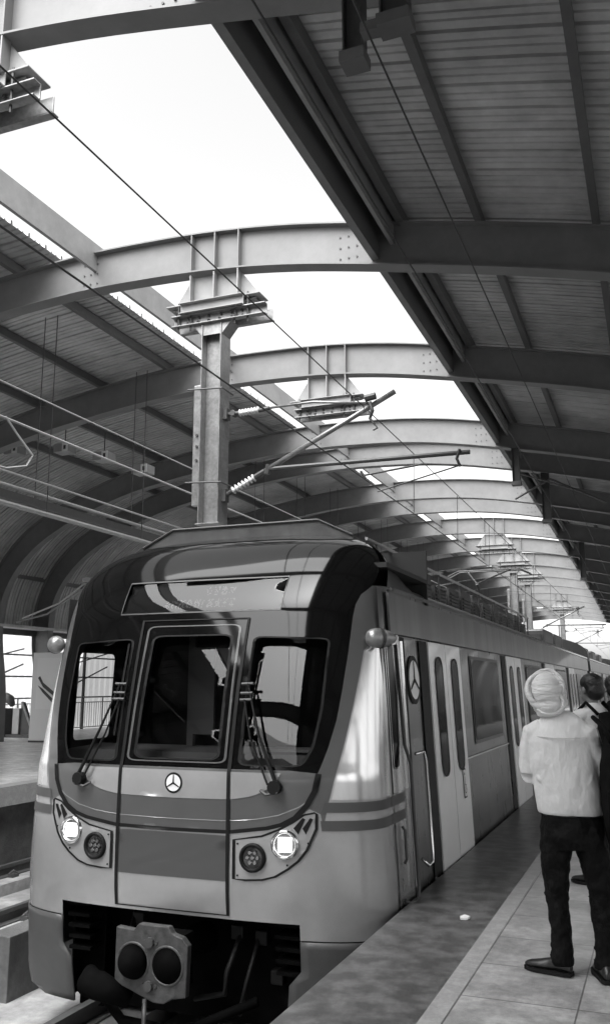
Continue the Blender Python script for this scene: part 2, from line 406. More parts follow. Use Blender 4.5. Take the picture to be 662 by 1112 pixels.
# ------------------------------------------------------------------ brackets, hanging posts, cantilever
def bracket():
    t = thing('mast_bracket', 'tapered steel bracket', 'bracket', group='post brackets under the roof beams')
    b = MB(); zt = 7.47; zb = 7.02
    b.prism([(-5.95, 0, zt+.01), (-5.17, 0, zt-.03), (-4.86, 0, zb), (-6.26, 0, zb)], (0, .016, 0))
    for dx in (-.38, 0, .38): b.box(-5.56+dx-.008, -5.56+dx+.008, -.12, -.001, zb, zt)
    b.build('gusset_plate', 'steel', t)
    b = MB(); b.box(-6.3, -4.82, -.16, .16, zb-.02, zb-.001)
    b.box(-6.05, -5.05, -.18, -.165, zb-.16, zb-.02); b.box(-6.05, -5.05, -.24, -.165, zb-.025, zb-.012); b.box(-6.05, -5.05, -.24, -.165, zb-.175, zb-.161)
    b.build('upper_channel', 'steel', t, bevel=.004)
    b = MB(); b.box(-6.2, -4.72, -.10, -.085, zb-.33, zb-.18); b.box(-6.2, -4.72, -.19, -.085, zb-.195, zb-.179); b.box(-6.2, -4.72, -.19, -.085, zb-.345, zb-.331)
    b.box(-6.2, -4.72, .085, .10, zb-.33, zb-.18); b.box(-6.2, -4.72, .085, .17, zb-.345, zb-.331); b.box(-6.24, -4.9, -.084, .084, zb-.06, zb-.04)
    b.build('lower_channel', 'galv', t, bevel=.004)
    b = MB()
    for i in range(7):
        for dz in (.09, .22, .29): b.tube([(-6.12+i*.17+random.uniform(-.02, .02), -.13, zb-dz), (-6.12+i*.17, -.09, zb-dz)], .018, 6)
    for x in (-6.1, -5.9, -5.2, -5.0):
        b.tube([(x, -.14, zb-.42), (x, -.14, zb+.03)], .014, 6)
    b.build('bolts', 'darkst', t)
    return t
def post_parts(t):
    zb = 7.02
    b = MB(); b.prism([(-5.86, -.13, zb-.346), (-5.26, -.13, zb-.346), (-5.40, -.13, zb-.52), (-5.72, -.13, zb-.52)], (0, .012, 0))
    b.prism([(-5.86, .118, zb-.346), (-5.26, .118, zb-.346), (-5.40, .118, zb-.52), (-5.72, .118, zb-.52)], (0, .012, 0))
    b.prism([(-5.26, -.117, zb-.346), (-5.26, .117, zb-.346), (-5.40, .117, zb-.52), (-5.40, -.117, zb-.52)], (-.012, 0, 0))
    b.build('haunch_plates', 'galv', t)
    b = MB(); z0, z1 = 3.78, zb-.36
    b.box(-5.715, -5.70, -.15, .15, z0, z1); b.box(-5.42, -5.405, -.15, .15, z0, z1); b.box(-5.699, -5.421, -.006, .006, z0, z1)
    b.box(-5.74, -5.38, -.17, .17, z0-.02, z0)
    b.build('hanging_column', 'galv', t, bevel=.003)
    b = MB(); b.box(-5.87, -5.76, -.05, .03, 4.05, 5.80); b.build('cable_cover', 'galv', t, bevel=.01)
    b = MB()
    for z in (5.70, 4.36):
        b.tube([(-5.9, -.17, z), (-5.36, -.17, z-.03), (-5.36, .17, z-.03)], .012, 6)
    for z in (5.06, 4.9, 4.7): b.tube([(-5.80, -.07, z), (-5.80, -.05, z)], .02, 6)
    b.build('clamps', 'darkst', t)
tb = bracket(); p, a = TM(ST[13]); tb.location = p; tb.rotation_euler = (0, 0, a); tb['label'] = 'steel bracket with bolted channels cut by the left edge near the top'
for i, lab in ((15, 'empty steel bracket under the beam behind the clamp of the raised arm'), (20, 'small distant empty steel bracket under a roof beam')):
    p, a = TM(ST[i]); dup(tb, p, a, lab)
tm = dup(tb, *TM(ST[14])); tm.name = 'hanging_mast'; tm['label'] = 'large galvanised hanging post bolted under the roof beam, behind the train roof'; tm['category'] = 'mast'; tm['group'] = 'hanging overhead line masts'
post_parts(tm)
for i, lab in ((21, 'nearer of the two small hanging posts above the train roof line'), (22, 'farther of the two small hanging posts above the train roof line'), (26, 'farthest hanging post, against the sky at the station end')):
    p, a = TM(ST[i]); dup(tm, p, a, lab)

def insulator(b, p, q, n=7, r=.055):
    p, q = Vector(p), Vector(q); pts = []; rs = []
    for i in range(n):
        for (t, rr) in ((0, .018), (.3, r), (.5, r), (.8, .018)): pts.append(p.lerp(q, (i+t)/n)); rs.append(rr)
    b.tube(pts, rs, 12)
def cantilever(s, lab):
    p, a = TM(s); t = thing('cantilever_arm', lab, 'cantilever', p, a, 'overhead line cantilever arms')
    tip = Vector((-2.94, 0, 5.365)); lo = Vector((-5.38, 0, 4.17)); up0 = Vector((-5.38, 0, 5.33)); cl = Vector((-3.27, 0, 5.24))
    d = (tip-lo).normalized()
    MB().tube([lo+d*.62, tip], .034, 10).build('diagonal_tube', 'galv', t, True)
    b = MB(); b.tube([up0+Vector((.62, 0, .02)), up0+Vector((1.3, 0, .03)), cl], .018, 8); b.build('top_tie', 'galv', t, True)
    b = MB(); insulator(b, lo+d*.13, lo+d*.52, 7); b.build('insulator', 'porc', t, True)
    b = MB(); insulator(b, up0+Vector((.2, 0, 0)), up0+Vector((.52, 0, .01)), 7, .05); b.build('insulator', 'porc', t, True)
    b = MB(); b.tube([lo, lo+d*.16], .035, 8); b.tube([lo+d*.5, lo+d*.66], .04, 8); b.tube([up0, up0+Vector((.2, 0, 0))], .03, 8); b.tube([up0+Vector((.5, 0, 0)), up0+Vector((.66, 0, .02))], .032, 8)
    b.box(-5.42, -5.34, -.06, .06, 4.08, 4.26); b.box(-5.42, -5.34, -.06, .06, 5.25, 5.41); b.tube([up0+Vector((.12, -.05, 0)), up0+Vector((.12, .05, 0))], .045, 8)
    b.build('end_fittings', 'darkst', t, bevel=.004)
    b = MB(); c = cl
    b.tube([c+Vector((-.06, -.05, .06)), c+Vector((.08, -.05, .08))], .05, 8); b.tube([c+Vector((0, -.05, 0)), c+Vector((.04, -.06, -.12)), c+Vector((0, -.05, -.22)), c+Vector((.06, -.05, -.30))], [.03, .025, .02, .016], 8)
    b.tube([c+Vector((.06, -.05, -.30)), c+Vector((.1, -.05, -.36)), c+Vector((.04, -.05, -.38))], .012, 6)
    b.build('wire_clamp', 'darkst', t)
    b = MB(); b.tube([(-4.72, 0, 4.49), (-2.0, 0, 4.46)], .03, 8); b.tube([(-4.75, 0, 4.42), (-4.72, 0, 4.55)], .04, 8); b.build('registration_tube', 'darkst', t)
    b = MB(); b.tube([(-2.12, -.03, 4.50), (-2.16, -.03, 4.38), (-2.12, -.03, 4.28)], .02, 6); b.tube([(-2.13, 0, 4.30), (-2.6, 0, 4.36), (-3.4, 0, 4.28)], .014, 6); b.tube([(-3.42, 0, 4.34), (-3.36, 0, 4.24)], .02, 6)
    b.tube([(-2.13, 0, 4.30), (-3.2, 0, 4.05)], .010, 6)
    b.build('steady_arm', 'darkst', t)
    return t
ca = cantilever(ST[14], 'raised cantilever arm with ribbed insulators on the large hanging post')
dup(ca, *TM(ST[22]), label='distant cantilever arm on the small post above the train roof')
dup(ca, *TM(ST[26]), label='smallest cantilever arm, dark against the sky at the station end')

# wires
def wire(pts, r, lab, m='wire', grp='overhead wires'): return tag(MB().tube(pts, r, 6).build('overhead_wire', m), lab, 'wire', grp)
def run(x, z, s0, s1, st=3): return [T(x, s0+(s1-s0)*i/40, z) for i in range(41)]
def sag(x, z, s0, s1, d, span):
    return [T(x, s0+(s1-s0)*i/60, z+d*(2*(((s0+(s1-s0)*i/60-10.57)/span) % 1)-1)**2-d) for i in range(61)]
wire(sag(-3.36, 5.20, -10, 110, .0, 30), .007, 'dark upper wire held by the clamp of the raised arm')
wire(run(-3.42, 4.27, -10, 110), .008, 'dark contact wire directly above the train')
wire(run(-7.6, 5.46, 0, 110), .011, 'pale upper wire above the empty track', 'wirel')
wire(run(-7.6, 5.0, 0, 110), .016, 'thick pale contact wire above the empty track', 'wirel')
wire(run(-2.16, 6.0, -8, 84), .009, 'thin wire below the right roof, nearest to the sky opening')
wire(run(-1.55, 6.0, -8, 84), .008, 'thin wire below the right roof, farther from the sky opening')
b = MB()
for s in (13.2, 16.5, 20, 24, 28, 33, 38, 43, 50, 57, 66):
    b.tube([T(-3.4, s, 4.27), T(-3.38, s, 5.2)], .006, 5)
tag(b.build('dropper_wires', 'wire'), 'thin vertical dropper wires between the two wires above the train', 'wires')
wire([T(-7.6, 8.7, 5.02), T(-7.58, 8.9, 4.85), T(-7.5, 9.15, 4.6), T(-7.55, 9.1, 4.45), T(-7.62, 8.8, 4.36), T(-7.6, 8.4, 4.33)], .014, 'pale curved jumper cable hanging at the left edge', 'wirel')
wire([T(-15.9, 24, 6.1), T(-15.9, 22.7, 4.9), T(-16.4, 21.7, 4.0), T(-17.0, 20.8, 3.5)], .03, 'pale cable sagging down between the left arches', 'wirel', 'cables')
wire([T(-16.1, 24, 6.0), T(-16.3, 22.7, 4.5), T(-16.8, 21.7, 3.7), T(-17.2, 20.8, 3.4)], .03, 'second cable drooping beside the pale one between the left arches', 'wirel', 'cables')
# pipes / cable tray over the empty track
t = thing('cable_tray', 'dark cable tray between two pale pipes, hanging above the empty track', 'cable tray')
b = MB(); b.tube(run(-9.6, 4.80, 4, 84), .035, 8); b.build('pipe', 'pipe', t)
b = MB(); b.tube(run(-9.6, 4.50, 4, 84), .045, 8); b.build('pipe', 'pipe', t)
b = MB()
for i in range(20): p = T(-9.7, 4+i*4, 0); q = T(-9.7, 8+i*4, 0); b.box(p.x-.03, p.x+.10, p.y, q.y-.01, 4.58, 4.72)
b.build('tray', 'darkst', t)
b = MB()
for s in range(6, 60, 3):
    for dx in (-.12, .14): b.tube([T(-9.6+dx, s, 4.5), T(-9.6+dx, s, arcz(-9.6, BD))], .009, 5)
b.build('hanger_rods', 'darkst', t)
b = MB(); b.tube(run(-9.4, 4.95, 4, 84), .02, 8); b.build('conduit', 'wirel', t)

# hanging posts from the roof on the platform side
def hanger(x, s, z, w_, lab, foot=.0):
    p, a = TM(s); t = thing('roof_hanger', lab, 'hanger', p, a, 'short steel hangers below the right roof')
    b = MB(); zt = arcz(x)+.01; b.box(x-w_/2, x-w_/2+.012, -.07, .07, z, zt); b.box(x+w_/2-.012, x+w_/2, -.07, .07, z, zt); b.box(x-w_/2+.012, x+w_/2-.012, -.006, .006, z, zt); b.build('h_section', 'darkst', t)
    b = MB(); b.box(x-w_/2-.02, x+w_/2+.02, -.09, .09, z-.09, z); b.box(x-w_/2-.15, x-w_/2-.02, -.05, .05, z-.08, z-.0) if foot else None; b.build('foot_plate', 'purlin', t)
    return t
hanger(-1.79, 5.5, 6.22, .15, 'dark steel hanger ending in a plate, left of the two at the top edge')
hanger(-1.42, 5.3, 6.27, .20, 'wider dark steel hanger with a side lug, right of the two at the top edge', 1)
hanger(-2.75, 20.3, 6.25, .17, 'dark hanger under the right roof beside the far half of the sky opening')
hanger(-2.35, 22.7, 5.75, .2, 'dark hanger just beyond the first one, lower under the right roof')
hanger(-2.3, 34.6, 5.6, .2, 'small distant dark hanger under the right roof')
t = thing('cross_brace', 'diagonal steel brace bars behind the hanger under the right roof', 'brace')
b = MB(); b.tube([T(-3.1, 22.5, 6.3), T(-2.2, 22.5, 6.75), T(-.9, 22.5, 6.05)], .03, 6); b.tube([T(-3.1, 22.4, 7.0), T(-1.6, 22.4, 6.4)], .025, 6); b.build('bars', 'purlin', t)
# ceiling lamps / speakers over far platform
lb = ['first small white-faced box light from the left edge under the left roof', 'second white-faced box light from the left under the left roof', 'third white-faced box light from the left under the left roof', 'white-faced box light closest to the hanging post under the left roof']
for i, (px, x, s, z) in enumerate(((0, -13.9, 16.4, 7.15), (1, -12.45, 16.4, 7.05), (2, -11.35, 16.4, 6.75), (3, -10.3, 16.4, 6.35))):
    t = thing('box_light', lb[i], 'light fixture', T(x, s, z), 0, 'box lights under the left roof')
    b = MB(); b.box(-.35, .05, -.02, .32, -.09, .11); b.build('housing', 'panelgrey', t, bevel=.01)
    b = MB(); b.box(-.10, .055, -.035, -.021, -.085, .105); f_ = b.build('face', 'white', t)
    b = MB(); b.box(-.05, .01, -.042, -.036, -.04, .05); b.build('grille', 'darkst', t)
    b = MB(); b.tube([(-.15, .15, .1), (-.15, .15, .6)], .012, 6); b.build('rod', 'darkst', t)

# ------------------------------------------------------------------ the train
CX, Y0, WB, ZR, ZT, NN = -3.55, 6.157, 1.60, 2.40, 3.04, 3.0
def lerp(tab, z):
    if z <= tab[0][0]: return tab[0][1]
    for (a, b), (c, d) in zip(tab, tab[1:]):
        if z <= c: return b+(d-b)*(z-a)/(c-a)
    return tab[-1][1]
def wid(z):
    if z < 0: return WB
    if z < ZR: return WB-.05*z
    t = min(1, (z-ZR)/(ZT-ZR)); return (WB-.05*ZR)*(1-t**2.6)**(1/2.6)
NOSE0 = [(-.75, .10), (-.1, .03), (.2, 0), (.9, .0), (1.05, .025), (1.6, .14), (2.13, .29), (2.3, .355), (2.5, .48), (2.65, .60), (2.8, .76), (2.9, .94), (2.98, 1.2), (3.02, 1.5), (3.04, 1.95)]
NOSE = [(p[0], p[1]) for p in catmull(NOSE0, 5)]
def nose(z): return lerp(NOSE, z)
def dep(z): return max(.42, .58-.35*max(0, nose(z)-.02))
def S(p, z, off=0.):
    if off:
        e = .004; a = S(p+e, z) if p < 0 else S(p-e, z)
        P0 = S(p, z); u = (P0-a) if p >= 0 else (a-P0); v = S(p, min(z+.01, ZT-.001))-S(p, min(z+.01, ZT-.001)-.01)
        nrm = u.cross(v)
        if nrm.length < 1e-9: nrm = Vector((0, -1, 0))
        nrm.normalize()
        if nrm.dot(P0-Vector((CX, Y0+3, 1))) < 0: nrm = -nrm
        return P0+nrm*off
    w_ = wid(z); d = dep(z); a = min(1, abs(p))*PI/2
    x = w_*math.sin(a)**(2/NN) if a > 0 else 0
    y = Y0+nose(z)+d*(1-max(0, math.cos(a))**(2/NN))
    if abs(p) > 1: y += abs(p)-1
    return Vector((math.copysign(x, p), y, z))
def pdx(dx, z):
    w_ = wid(z); return math.copysign(math.asin(min(1, (abs(dx)/w_)**(NN/2)))*2/PI, dx)
# p is uneven near the centre line: work in q = signed sqrt-like coordinate so triangles stay even
def q2p(q): return math.copysign(abs(q)**1.5, q)
def p2q(p): return math.copysign(abs(p)**(1/1.5), p)
def inpoly(x, y, P):
    c = False; j = len(P)-1
    for i in range(len(P)):
        if (P[i][1] > y) != (P[j][1] > y) and x < (P[j][0]-P[i][0])*(y-P[i][1])/(P[j][1]-P[i][1])+P[i][0]: c = not c
        j = i
    return c
def dens(P, st):
    out = []
    for i in range(len(P)):
        a = P[i]; b = P[(i+1) % len(P)]; k = max(1, int(math.hypot(b[0]-a[0], b[1]-a[1])/st))
        out += [(a[0]+(b[0]-a[0])*t/k, a[1]+(b[1]-a[1])*t/k) for t in range(k)]
    return out
def patch(name, outer, holes, m, parent, fn, step=.05, smooth=True, thick=0):
    """flat outline (with holes) triangulated and laid on a curved surface fn(u,v)"""
    loops = [dens(outer, step)]+[dens(h, step) for h in holes]
    vs = []; ed = []
    for lp in loops:
        k = len(vs); vs += [Vector(p) for p in lp]; ed += [(k+i, k+(i+1) % len(lp)) for i in range(len(lp))]
    x0 = min(p[0] for p in loops[0]); x1 = max(p[0] for p in loops[0]); z0 = min(p[1] for p in loops[0]); z1 = max(p[1] for p in loops[0])
    nx = int((x1-x0)/step)+1; nz = int((z1-z0)/step)+1
    def near(x, z):
        return any((x-p[0])**2+(z-p[1])**2 < (step*.45)**2 for lp in loops for p in lp)
    if nx*nz < 9000:
        for i in range(1, nx):
            for j in range(1, nz):
                x = x0+(x1-x0)*i/nx; z = z0+(z1-z0)*j/nz
                if inpoly(x, z, loops[0]) and not any(inpoly(x, z, h) for h in loops[1:]) and not near(x, z): vs.append(Vector((x, z)))
    V, E_, F, *_ = delaunay_2d_cdt(vs, ed, [], 0, 1e-6)
    FF = []
    for t in F:
        cx = sum(V[i][0] for i in t)/len(t); cz = sum(V[i][1] for i in t)/len(t)
        if inpoly(cx, cz, loops[0]) and not any(inpoly(cx, cz, h) for h in loops[1:]): FF.append(tuple(t))
    me = bpy.data.meshes.new(name); me.from_pydata([fn(v[0], v[1]) for v in V], [], FF); me.validate()
    bm = bmesh.new(); bm.from_mesh(me); bmesh.ops.delete(bm, geom=[v for v in bm.verts if not v.link_faces], context='VERTS')
    bmesh.ops.recalc_face_normals(bm, faces=bm.faces); bm.normal_update(); sgn_ = 0
    for f_ in bm.faces:
        c_ = f_.calc_center_median()
        if f_.normal.dot(Vector((c_.x, -max(0, Y0+.9-c_.y)*2, max(0, c_.z-2.2)))) < 0: f_.normal_flip()
    bm.to_mesh(me); bm.free()
    me.materials.append(M[m] if isinstance(m, str) else m)
    if smooth: me.polygons.foreach_set('use_smooth', [True]*len(me.polygons))
    o = bpy.data.objects.new(name, me); COL.objects.link(o); o.parent = parent
    if thick:
        md = o.modifiers.new('s', 'SOLIDIFY'); md.thickness = thick; md.offset = 0
    return o
def front(off): return lambda q, z: S(q2p(q), z, off)
def FQ(pts): return [(p2q(p), z) for p, z in pts]                 # from (p,z)
def FX(pts): return [(p2q(pdx(x, z)), z) for x, z in pts]         # from (dx,z)
def mir(P): return [(-a, b) for a, b in P][::-1]
def rnd(P, r, k=4):
    out = []
    for i in range(len(P)):
        a = Vector(P[i-1]); b = Vector(P[i]); c = Vector(P[(i+1) % len(P)])
        u = (a-b); v = (c-b); ru = min(r, u.length*.45); rv = min(r, v.length*.45); s0 = b+u.normalized()*ru; s1 = b+v.normalized()*rv
        for t in range(k+1): t /= k; out.append(tuple(s0*(1-t)**2+b*2*t*(1-t)+s1*t*t))
    return out
def line(P, wd, closed=False):
    """outline polygon of a stroked 2D path"""
    n_ = len(P); L_, R_ = [], []
    for i in range(n_):
        a = Vector(P[i-1] if i or closed else P[i]); c = Vector(P[(i+1) % n_] if i < n_-1 or closed else P[i]); d = (c-a).normalized(); nn = Vector((-d[1], d[0]))*wd/2
        L_.append(tuple(Vector(P[i])+nn)); R_.append(tuple(Vector(P[i])-nn))
    return L_, R_
def stroke(name, P, wd, m, parent, fn, closed=False, step=.06):
    if closed:
        A_, B_ = line(P, wd, True); ar = lambda Q: abs(sum(Q[i-1][0]*Q[i][1]-Q[i][0]*Q[i-1][1] for i in range(len(Q))))
        o_, i_ = (A_, B_) if ar(A_) > ar(B_) else (B_, A_); return patch(name, o_, [i_], m, parent, fn, step)
    A_, B_ = line(P, wd); return patch(name, A_+B_[::-1], [], m, parent, fn, step)

train = thing('metro_train', 'grey metro train with black glass front and lit headlights, standing at the near platform', 'metro train', (CX, 0, 0))
# --- front outlines (half, right side)
band_in = FQ([(.401, .80), (.443, .983), (.492, 1.165), (.535, 1.36), (.565, 1.572), (.598, 1.86), (.623, 2.147), (.64, 2.25), (.677, 2.334), (.777, 2.41)])
band_out = FQ([(.462, .60), (.497, .791), (.587, 1.204), (.66, 1.56), (.722, 1.887), (.80, 1.96), (1.0, 2.03)])
u_out = FX([(0, .535), (.49, .541), (.784, .580), (.90, .612), (1.02, .675), (1.10, .70)])
u_edge = u_out[:-1]+FQ([(.40, .745)])
bow = FX([(0, .775), (.49, .783), (.66, .81), (.76, .85), (.85, .913), (.885, .985)])
ZM = 1.0
# mask with the four glazed openings
winR = rnd(FX([(.545, 1.03), (.56, 2.0), (1.165, 1.975), (1.15, 1.45), (1.105, 1.17), (1.03, 1.03)]), .04)
winC = rnd(FX([(-.37, 1.06), (-.365, 2.02), (.365, 2.02), (.37, 1.06)]), .05)
hb = FX([(-.745, 2.215), (-.755, 2.5), (.755, 2.5), (.745, 2.215)])
maskR = [b for b in band_in[1:]]+FQ([(.86, 2.56), (.90, 2.75), (.92, 2.95), (.92, 3.03)])
mask = [(0, ZM)]+[(p2q(.2), ZM), (p2q(.32), ZM)]+maskR
mask = [(-a, b) for a, b in mask[:0:-1]]+mask
mk = patch('black_front_mask', mask, [winR, mir(winR), winC, hb], 'mask', train, front(0), .045)
# grey surround: A-shaped frame and U below the mask
fr = [(0, .535)]+u_edge[1:]+FQ([(.44, .70), (.462, .60)])[0:1]+band_out[0:]+[(p2q(1.0), 2.42)]+band_in[::-1]
right = u_out[:-1]+[band_in[0]]
UR = [(0, .537)]+u_out[1:5]+FQ([(.40, .735)])+FQ([(.452, .70)])+band_out[0:1]+band_out[1:]+[(p2q(1.0), 2.42)]+band_in[:0:-1]
outer = UR[1:]+[(0, ZM+.0)]
outer = UR+[(p2q(.32), ZM), (0, ZM)]
full = [(-a, b) for a, b in UR[:0:-1]]+UR+[(p2q(.32), ZM), (0, ZM), (-p2q(.32), ZM)]
bowf = [(-a, b) for a, b in bow[:0:-1]]+bow+[(bow[-1][0], ZM-.02), (-bow[-1][0], ZM-.02)]
patch('grey_front_surround', full, [], 'frame', train, front(0), .045)
o = patch('silver_apron_panel', rnd(bowf, .03), [], 'silver', train, front(.004), .045)
stroke('surround_seam', u_edge and FX([(-1.10, .80), (-1.02, .745), (-.87, .685), (-.7, .652), (-.45, .63), (0, .625), (.45, .63), (.7, .652), (.87, .685), (1.02, .745), (1.10, .80)]), .006, 'silver', train, front(.004))
ul = FX([(-1.135, .86), (-1.08, .76), (-1.0, .675), (-.9, .622), (-.784, .592), (-.49, .553), (0, .547), (.49, .553), (.784, .592), (.9, .622), (1.0, .675), (1.08, .76), (1.135, .86), (1.16, .98)])
stroke('black_seal', [(-ul[-1][0], ul[-1][1])]+ul, .026, 'black', train, front(.006))
# lower shell
low = [(0, -.06)]+FX([(.6, -.06), (1.02, -.06), (1.02, -.17)])+[(p2q(1.0), -.17), (p2q(1.0), 2.03)]+band_out[::-1][1:]+UR[6:7]+UR[5:0:-1]
low = low+[(0, .537)]
lowf = low+[(-a, b) for a, b in low[-2:0:-1]]
patch('front_lower_shell', lowf, [], 'silver', train, front(0), .05)
for sgn in (1, -1):
    sk = FX([(1.02, -.176), (1.02, -.38), (.93, -.48), (.90, -.80)])+FX([(1.22, -.80), (1.42, -.76), (1.52, -.62)])+[(p2q(.98), -.45), (p2q(1.0), -.176)]
    patch('front_skirt', sk if sgn > 0 else mir(sk), [], 'skirt', train, front(0), .05, thick=.02)
# centre door panel
patch('dark_door_band', FX([(-.475, .205), (.475, .205), (.478, .525), (-.478, .525)]), [], 'bandd', train, front(.003), .06)
stroke('escape_door_seam', FX([(-.478, -.03), (-.478, .5), (-.475, 1.0), (-.478, 1.6), (-.49, 2.15), (.49, 2.15), (.478, 1.6), (.475, 1.0), (.478, .5), (.478, -.03)]), .014, 'black', train, front(.009), closed=True, step=.03)
# glass
GL = front(-.006)
def GLr(k): return lambda q, z: S(q2p(q), z, -.006)+Vector((0, k*max(0, z-1.05), 0))
for P, nm in ((winR, 'windscreen'), (mir(winR), 'windscreen'), (winC, 'windscreen'), (hb, 'headboard_glass')): patch(nm, P, [], 'glass', train, GLr(.09) if nm == 'windscreen' else front(-.005), .06)
for P in (winR, mir(winR), winC): stroke('window_gasket', P, .012, 'black', train, front(.002), True, .08)
stroke('headboard_frame', hb, .012, 'skirt', train, front(.003), True)
# second inner frame in the centre door window
fr2 = FX([(-.43, 1.04), (-.425, 2.10), (.425, 2.10), (.43, 1.04)])
stroke('door_window_frame', rnd(fr2, .04), .010, 'frame', train, front(.004), True, .08)
# LED board behind the headboard glass
patch('display_board', [(x*1.04, z+(.01 if z > 2.4 else -.01)) for x, z in hb], [], 'cabdark', train, front(-.035), .06)
b = MB(); random.seed(3)
for r0, c0, c1 in ((0, -.35, .28), (1, .02, .25)):
    x = c0
    while x < c1:
        w5 = random.choice((4, 5, 5, 3))
        for i in range(w5):
            for j in range(7):
                if random.random() < .45: x_, z_ = x+i*.011, 2.27+r0*.11+j*.011; b.add([S(pdx(x_+u, z_+v) , z_+v, -.026) for u, v in ((0, 0), (.006, 0), (.006, .006), (0, .006))], [(0, 1, 2, 3)])
        x += (w5+1.6)*.011
b.build('led_dots', 'led', train)
# cab interior
b = MB(); b.box(-1.5, 1.5, 8.3, 8.34, .1, 2.9); b.box(-1.5, 1.5, 6.95, 8.3, 2.58, 2.62); b.box(-1.2, 1.2, 6.6, 8.3, .12, .16); b.build('cab_back_wall', 'cabdark', train)
b = MB(); b.prism([(-1.3, 6.42, .8), (1.32, 6.42, .8), (1.3, 6.6, 1.08), (-1.3, 6.6, 1.08)], (0, .5, .02)); b.build('driver_desk', 'cabgrey', train)
b = MB(); b.box(.55, 1.12, 6.62, 6.9, 1.101, 1.12); b.build('desk_papers', 'desk', train)
b = MB(); b.box(-.36, -.30, 7.0, 7.05, .2, 2.2); b.box(.95, 1.02, 7.3, 7.36, 1.1, 2.4); b.box(-.30, -.10, 7.0, 7.03, 1.2, 1.95); b.build('cab_cabinet', 'cabgrey', train)
b = MB(); b.box(1.20, 1.27, 6.72, 6.73, 1.66, 1.74); b.box(1.20, 1.27, 6.72, 6.73, 1.55, 1.63); st_ = b.build('sticker', 'white', train)
b = MB()
for z in (1.70, 1.59): b.tube([(1.235, 6.715, z), (1.235, 6.719, z)], .02, 8)
b.build('sticker_mark', 'black', st_)
# light clusters
clR = FX([(.53, .501), (.747, .536), (.873, .585), (.977, .639), (1.057, .693), (1.135, .71), (1.15, .70), (1.148, .599), (1.082, .452), (1.02, .375), (.946, .318), (.85, .262), (.751, .235), (.62, .226), (.53, .229)])
def ring(c, r0, r1, k=28):
    x0, z0 = c
    return FX([(x0+r1*math.cos(2*PI*i/k), z0+r1*math.sin(2*PI*i/k)) for i in range(k)]), FX([(x0+r0*math.cos(2*PI*i/k), z0+r0*math.sin(2*PI*i/k)) for i in range(k)])
for sgn in (1, -1):
    h = thing("light_cluster", "", ""); del h["label"]; del h["category"]; h.parent = train
    Z = (lambda P: P) if sgn > 0 else mir
    patch('cluster_plate', Z(clR), [], 'silver', h, front(.006), .04)
    stroke('cluster_seal', Z(clR), .012, 'black', h, front(.009), True)
    for c, r, kind in (((.924, .485), .085, 'headlight'), ((.68, .384), .083, 'fog_light')):
        base = S(q2p(p2q(pdx(sgn*c[0], c[1]))), c[1], .0); nr = (S(pdx(sgn*c[0], c[1]), c[1], 1.)-base).normalized()
        nr = (nr*.5+Vector((sgn*.05, -1, .02))*.5).normalized()
        R = nr.to_track_quat('Z', 'Y').to_matrix().to_4x4(); R.translation = base
        def lathe(prof, k=28):
            b = MB(); vs = [R @ Vector((rr*math.cos(2*PI*i/k), rr*math.sin(2*PI*i/k), zz)) for rr, zz in prof for i in range(k)]
            fs = [(j*k+i, j*k+(i+1) % k, (j+1)*k+(i+1) % k, (j+1)*k+i) for j in range(len(prof)-1) for i in range(k)]
            return b.add(vs, fs)
        lathe([(r+.02, .0), (r+.018, .028), (r, .034), (r-.008, .02), (r-.008, -.0)]).build('lamp_bezel', 'chrome' if kind == 'headlight' else 'black', h, True)
        bd = lathe([(r-.008, .012), (r*.6, .010), (.001, .009)]); bo = bd.build(kind, 'lensr' if kind == 'headlight' else 'lensd', h, True)
        bb = MB()
        if kind == 'headlight':
            for (u, v) in ((-.5, -.5), (.5, -.5), (.5, .5), (-.5, .5)):
                pts = [R @ Vector((u*.05+a*.024, v*.05+c_*.024, .022)) for a, c_ in ((-1, -1), (1, -1), (1, 1), (-1, 1))]; bb.prism(pts, nr*.004)
            bb.build('lit_bulb', 'lamp', bo)
        else:
            for k_ in range(7):
                a_ = k_*PI/3; rr = 0 if k_ == 6 else .04
                cc = R @ Vector((rr*math.cos(a_), rr*math.sin(a_), .016)); bb.tube([cc, cc+nr*.008], [.017, .012], 10)
            bb.build('led_lens', 'lensr', bo)
    for i in range(2):
        sl_ = FX([(.985+i*.065, .60-i*.0), (1.05+i*.055, .675), (1.07+i*.055, .665), (1.02+i*.055, .56)])
        patch('marker_slot', Z(sl_), [], 'black', h, front(.010), .05)
for sgn in (1, -1):
    P = FQ([(.510, .80), (.598, 1.204), (.67, 1.56), (.732, 1.875), (.81, 1.945), (.998, 2.01), (.998, .80)])
    patch('lit_corner_patch', P if sgn > 0 else mir(P), [], 'stainless_lit', train, front(.003), .04)  # paler patch on the silver shell, paints in the light from the platform side
fb = MB()
for sgn in (1, -1):
    for (x, z) in ((.56, .475), (.56, .255), (.94, .345), (1.10, .66), (1.09, .50)):
        c_ = S(pdx(sgn*x, z), z, .006); d_ = S(pdx(sgn*x, z), z, .012); fb.tube([c_, d_], .007, 8)
fb.build('plate_screws', 'black', train)
stroke('skirt_seam', [(-p2q(1.0), -.172), (-p2q(.62), -.172), (FX([(-1.03, -.172)])[0])], .010, 'black', train, front(.004))
stroke('skirt_seam', [FX([(1.03, -.172)])[0], (p2q(.62), -.172), (p2q(1.0), -.172)], .010, 'black', train, front(.004))
# stripes on the corners
for sgn in (1, -1):
    for z1, z0 in ((.782, .712), (.655, .585)):
        P = [(p2q(.455), z0), (p2q(1.0), z0+.0), (p2q(1.0), z1), (p2q(.475 if z1 > .7 else .45), z1)]
        patch('corner_stripe', P if sgn > 0 else mir(P), [], 'stripe', train, front(.006), .04)
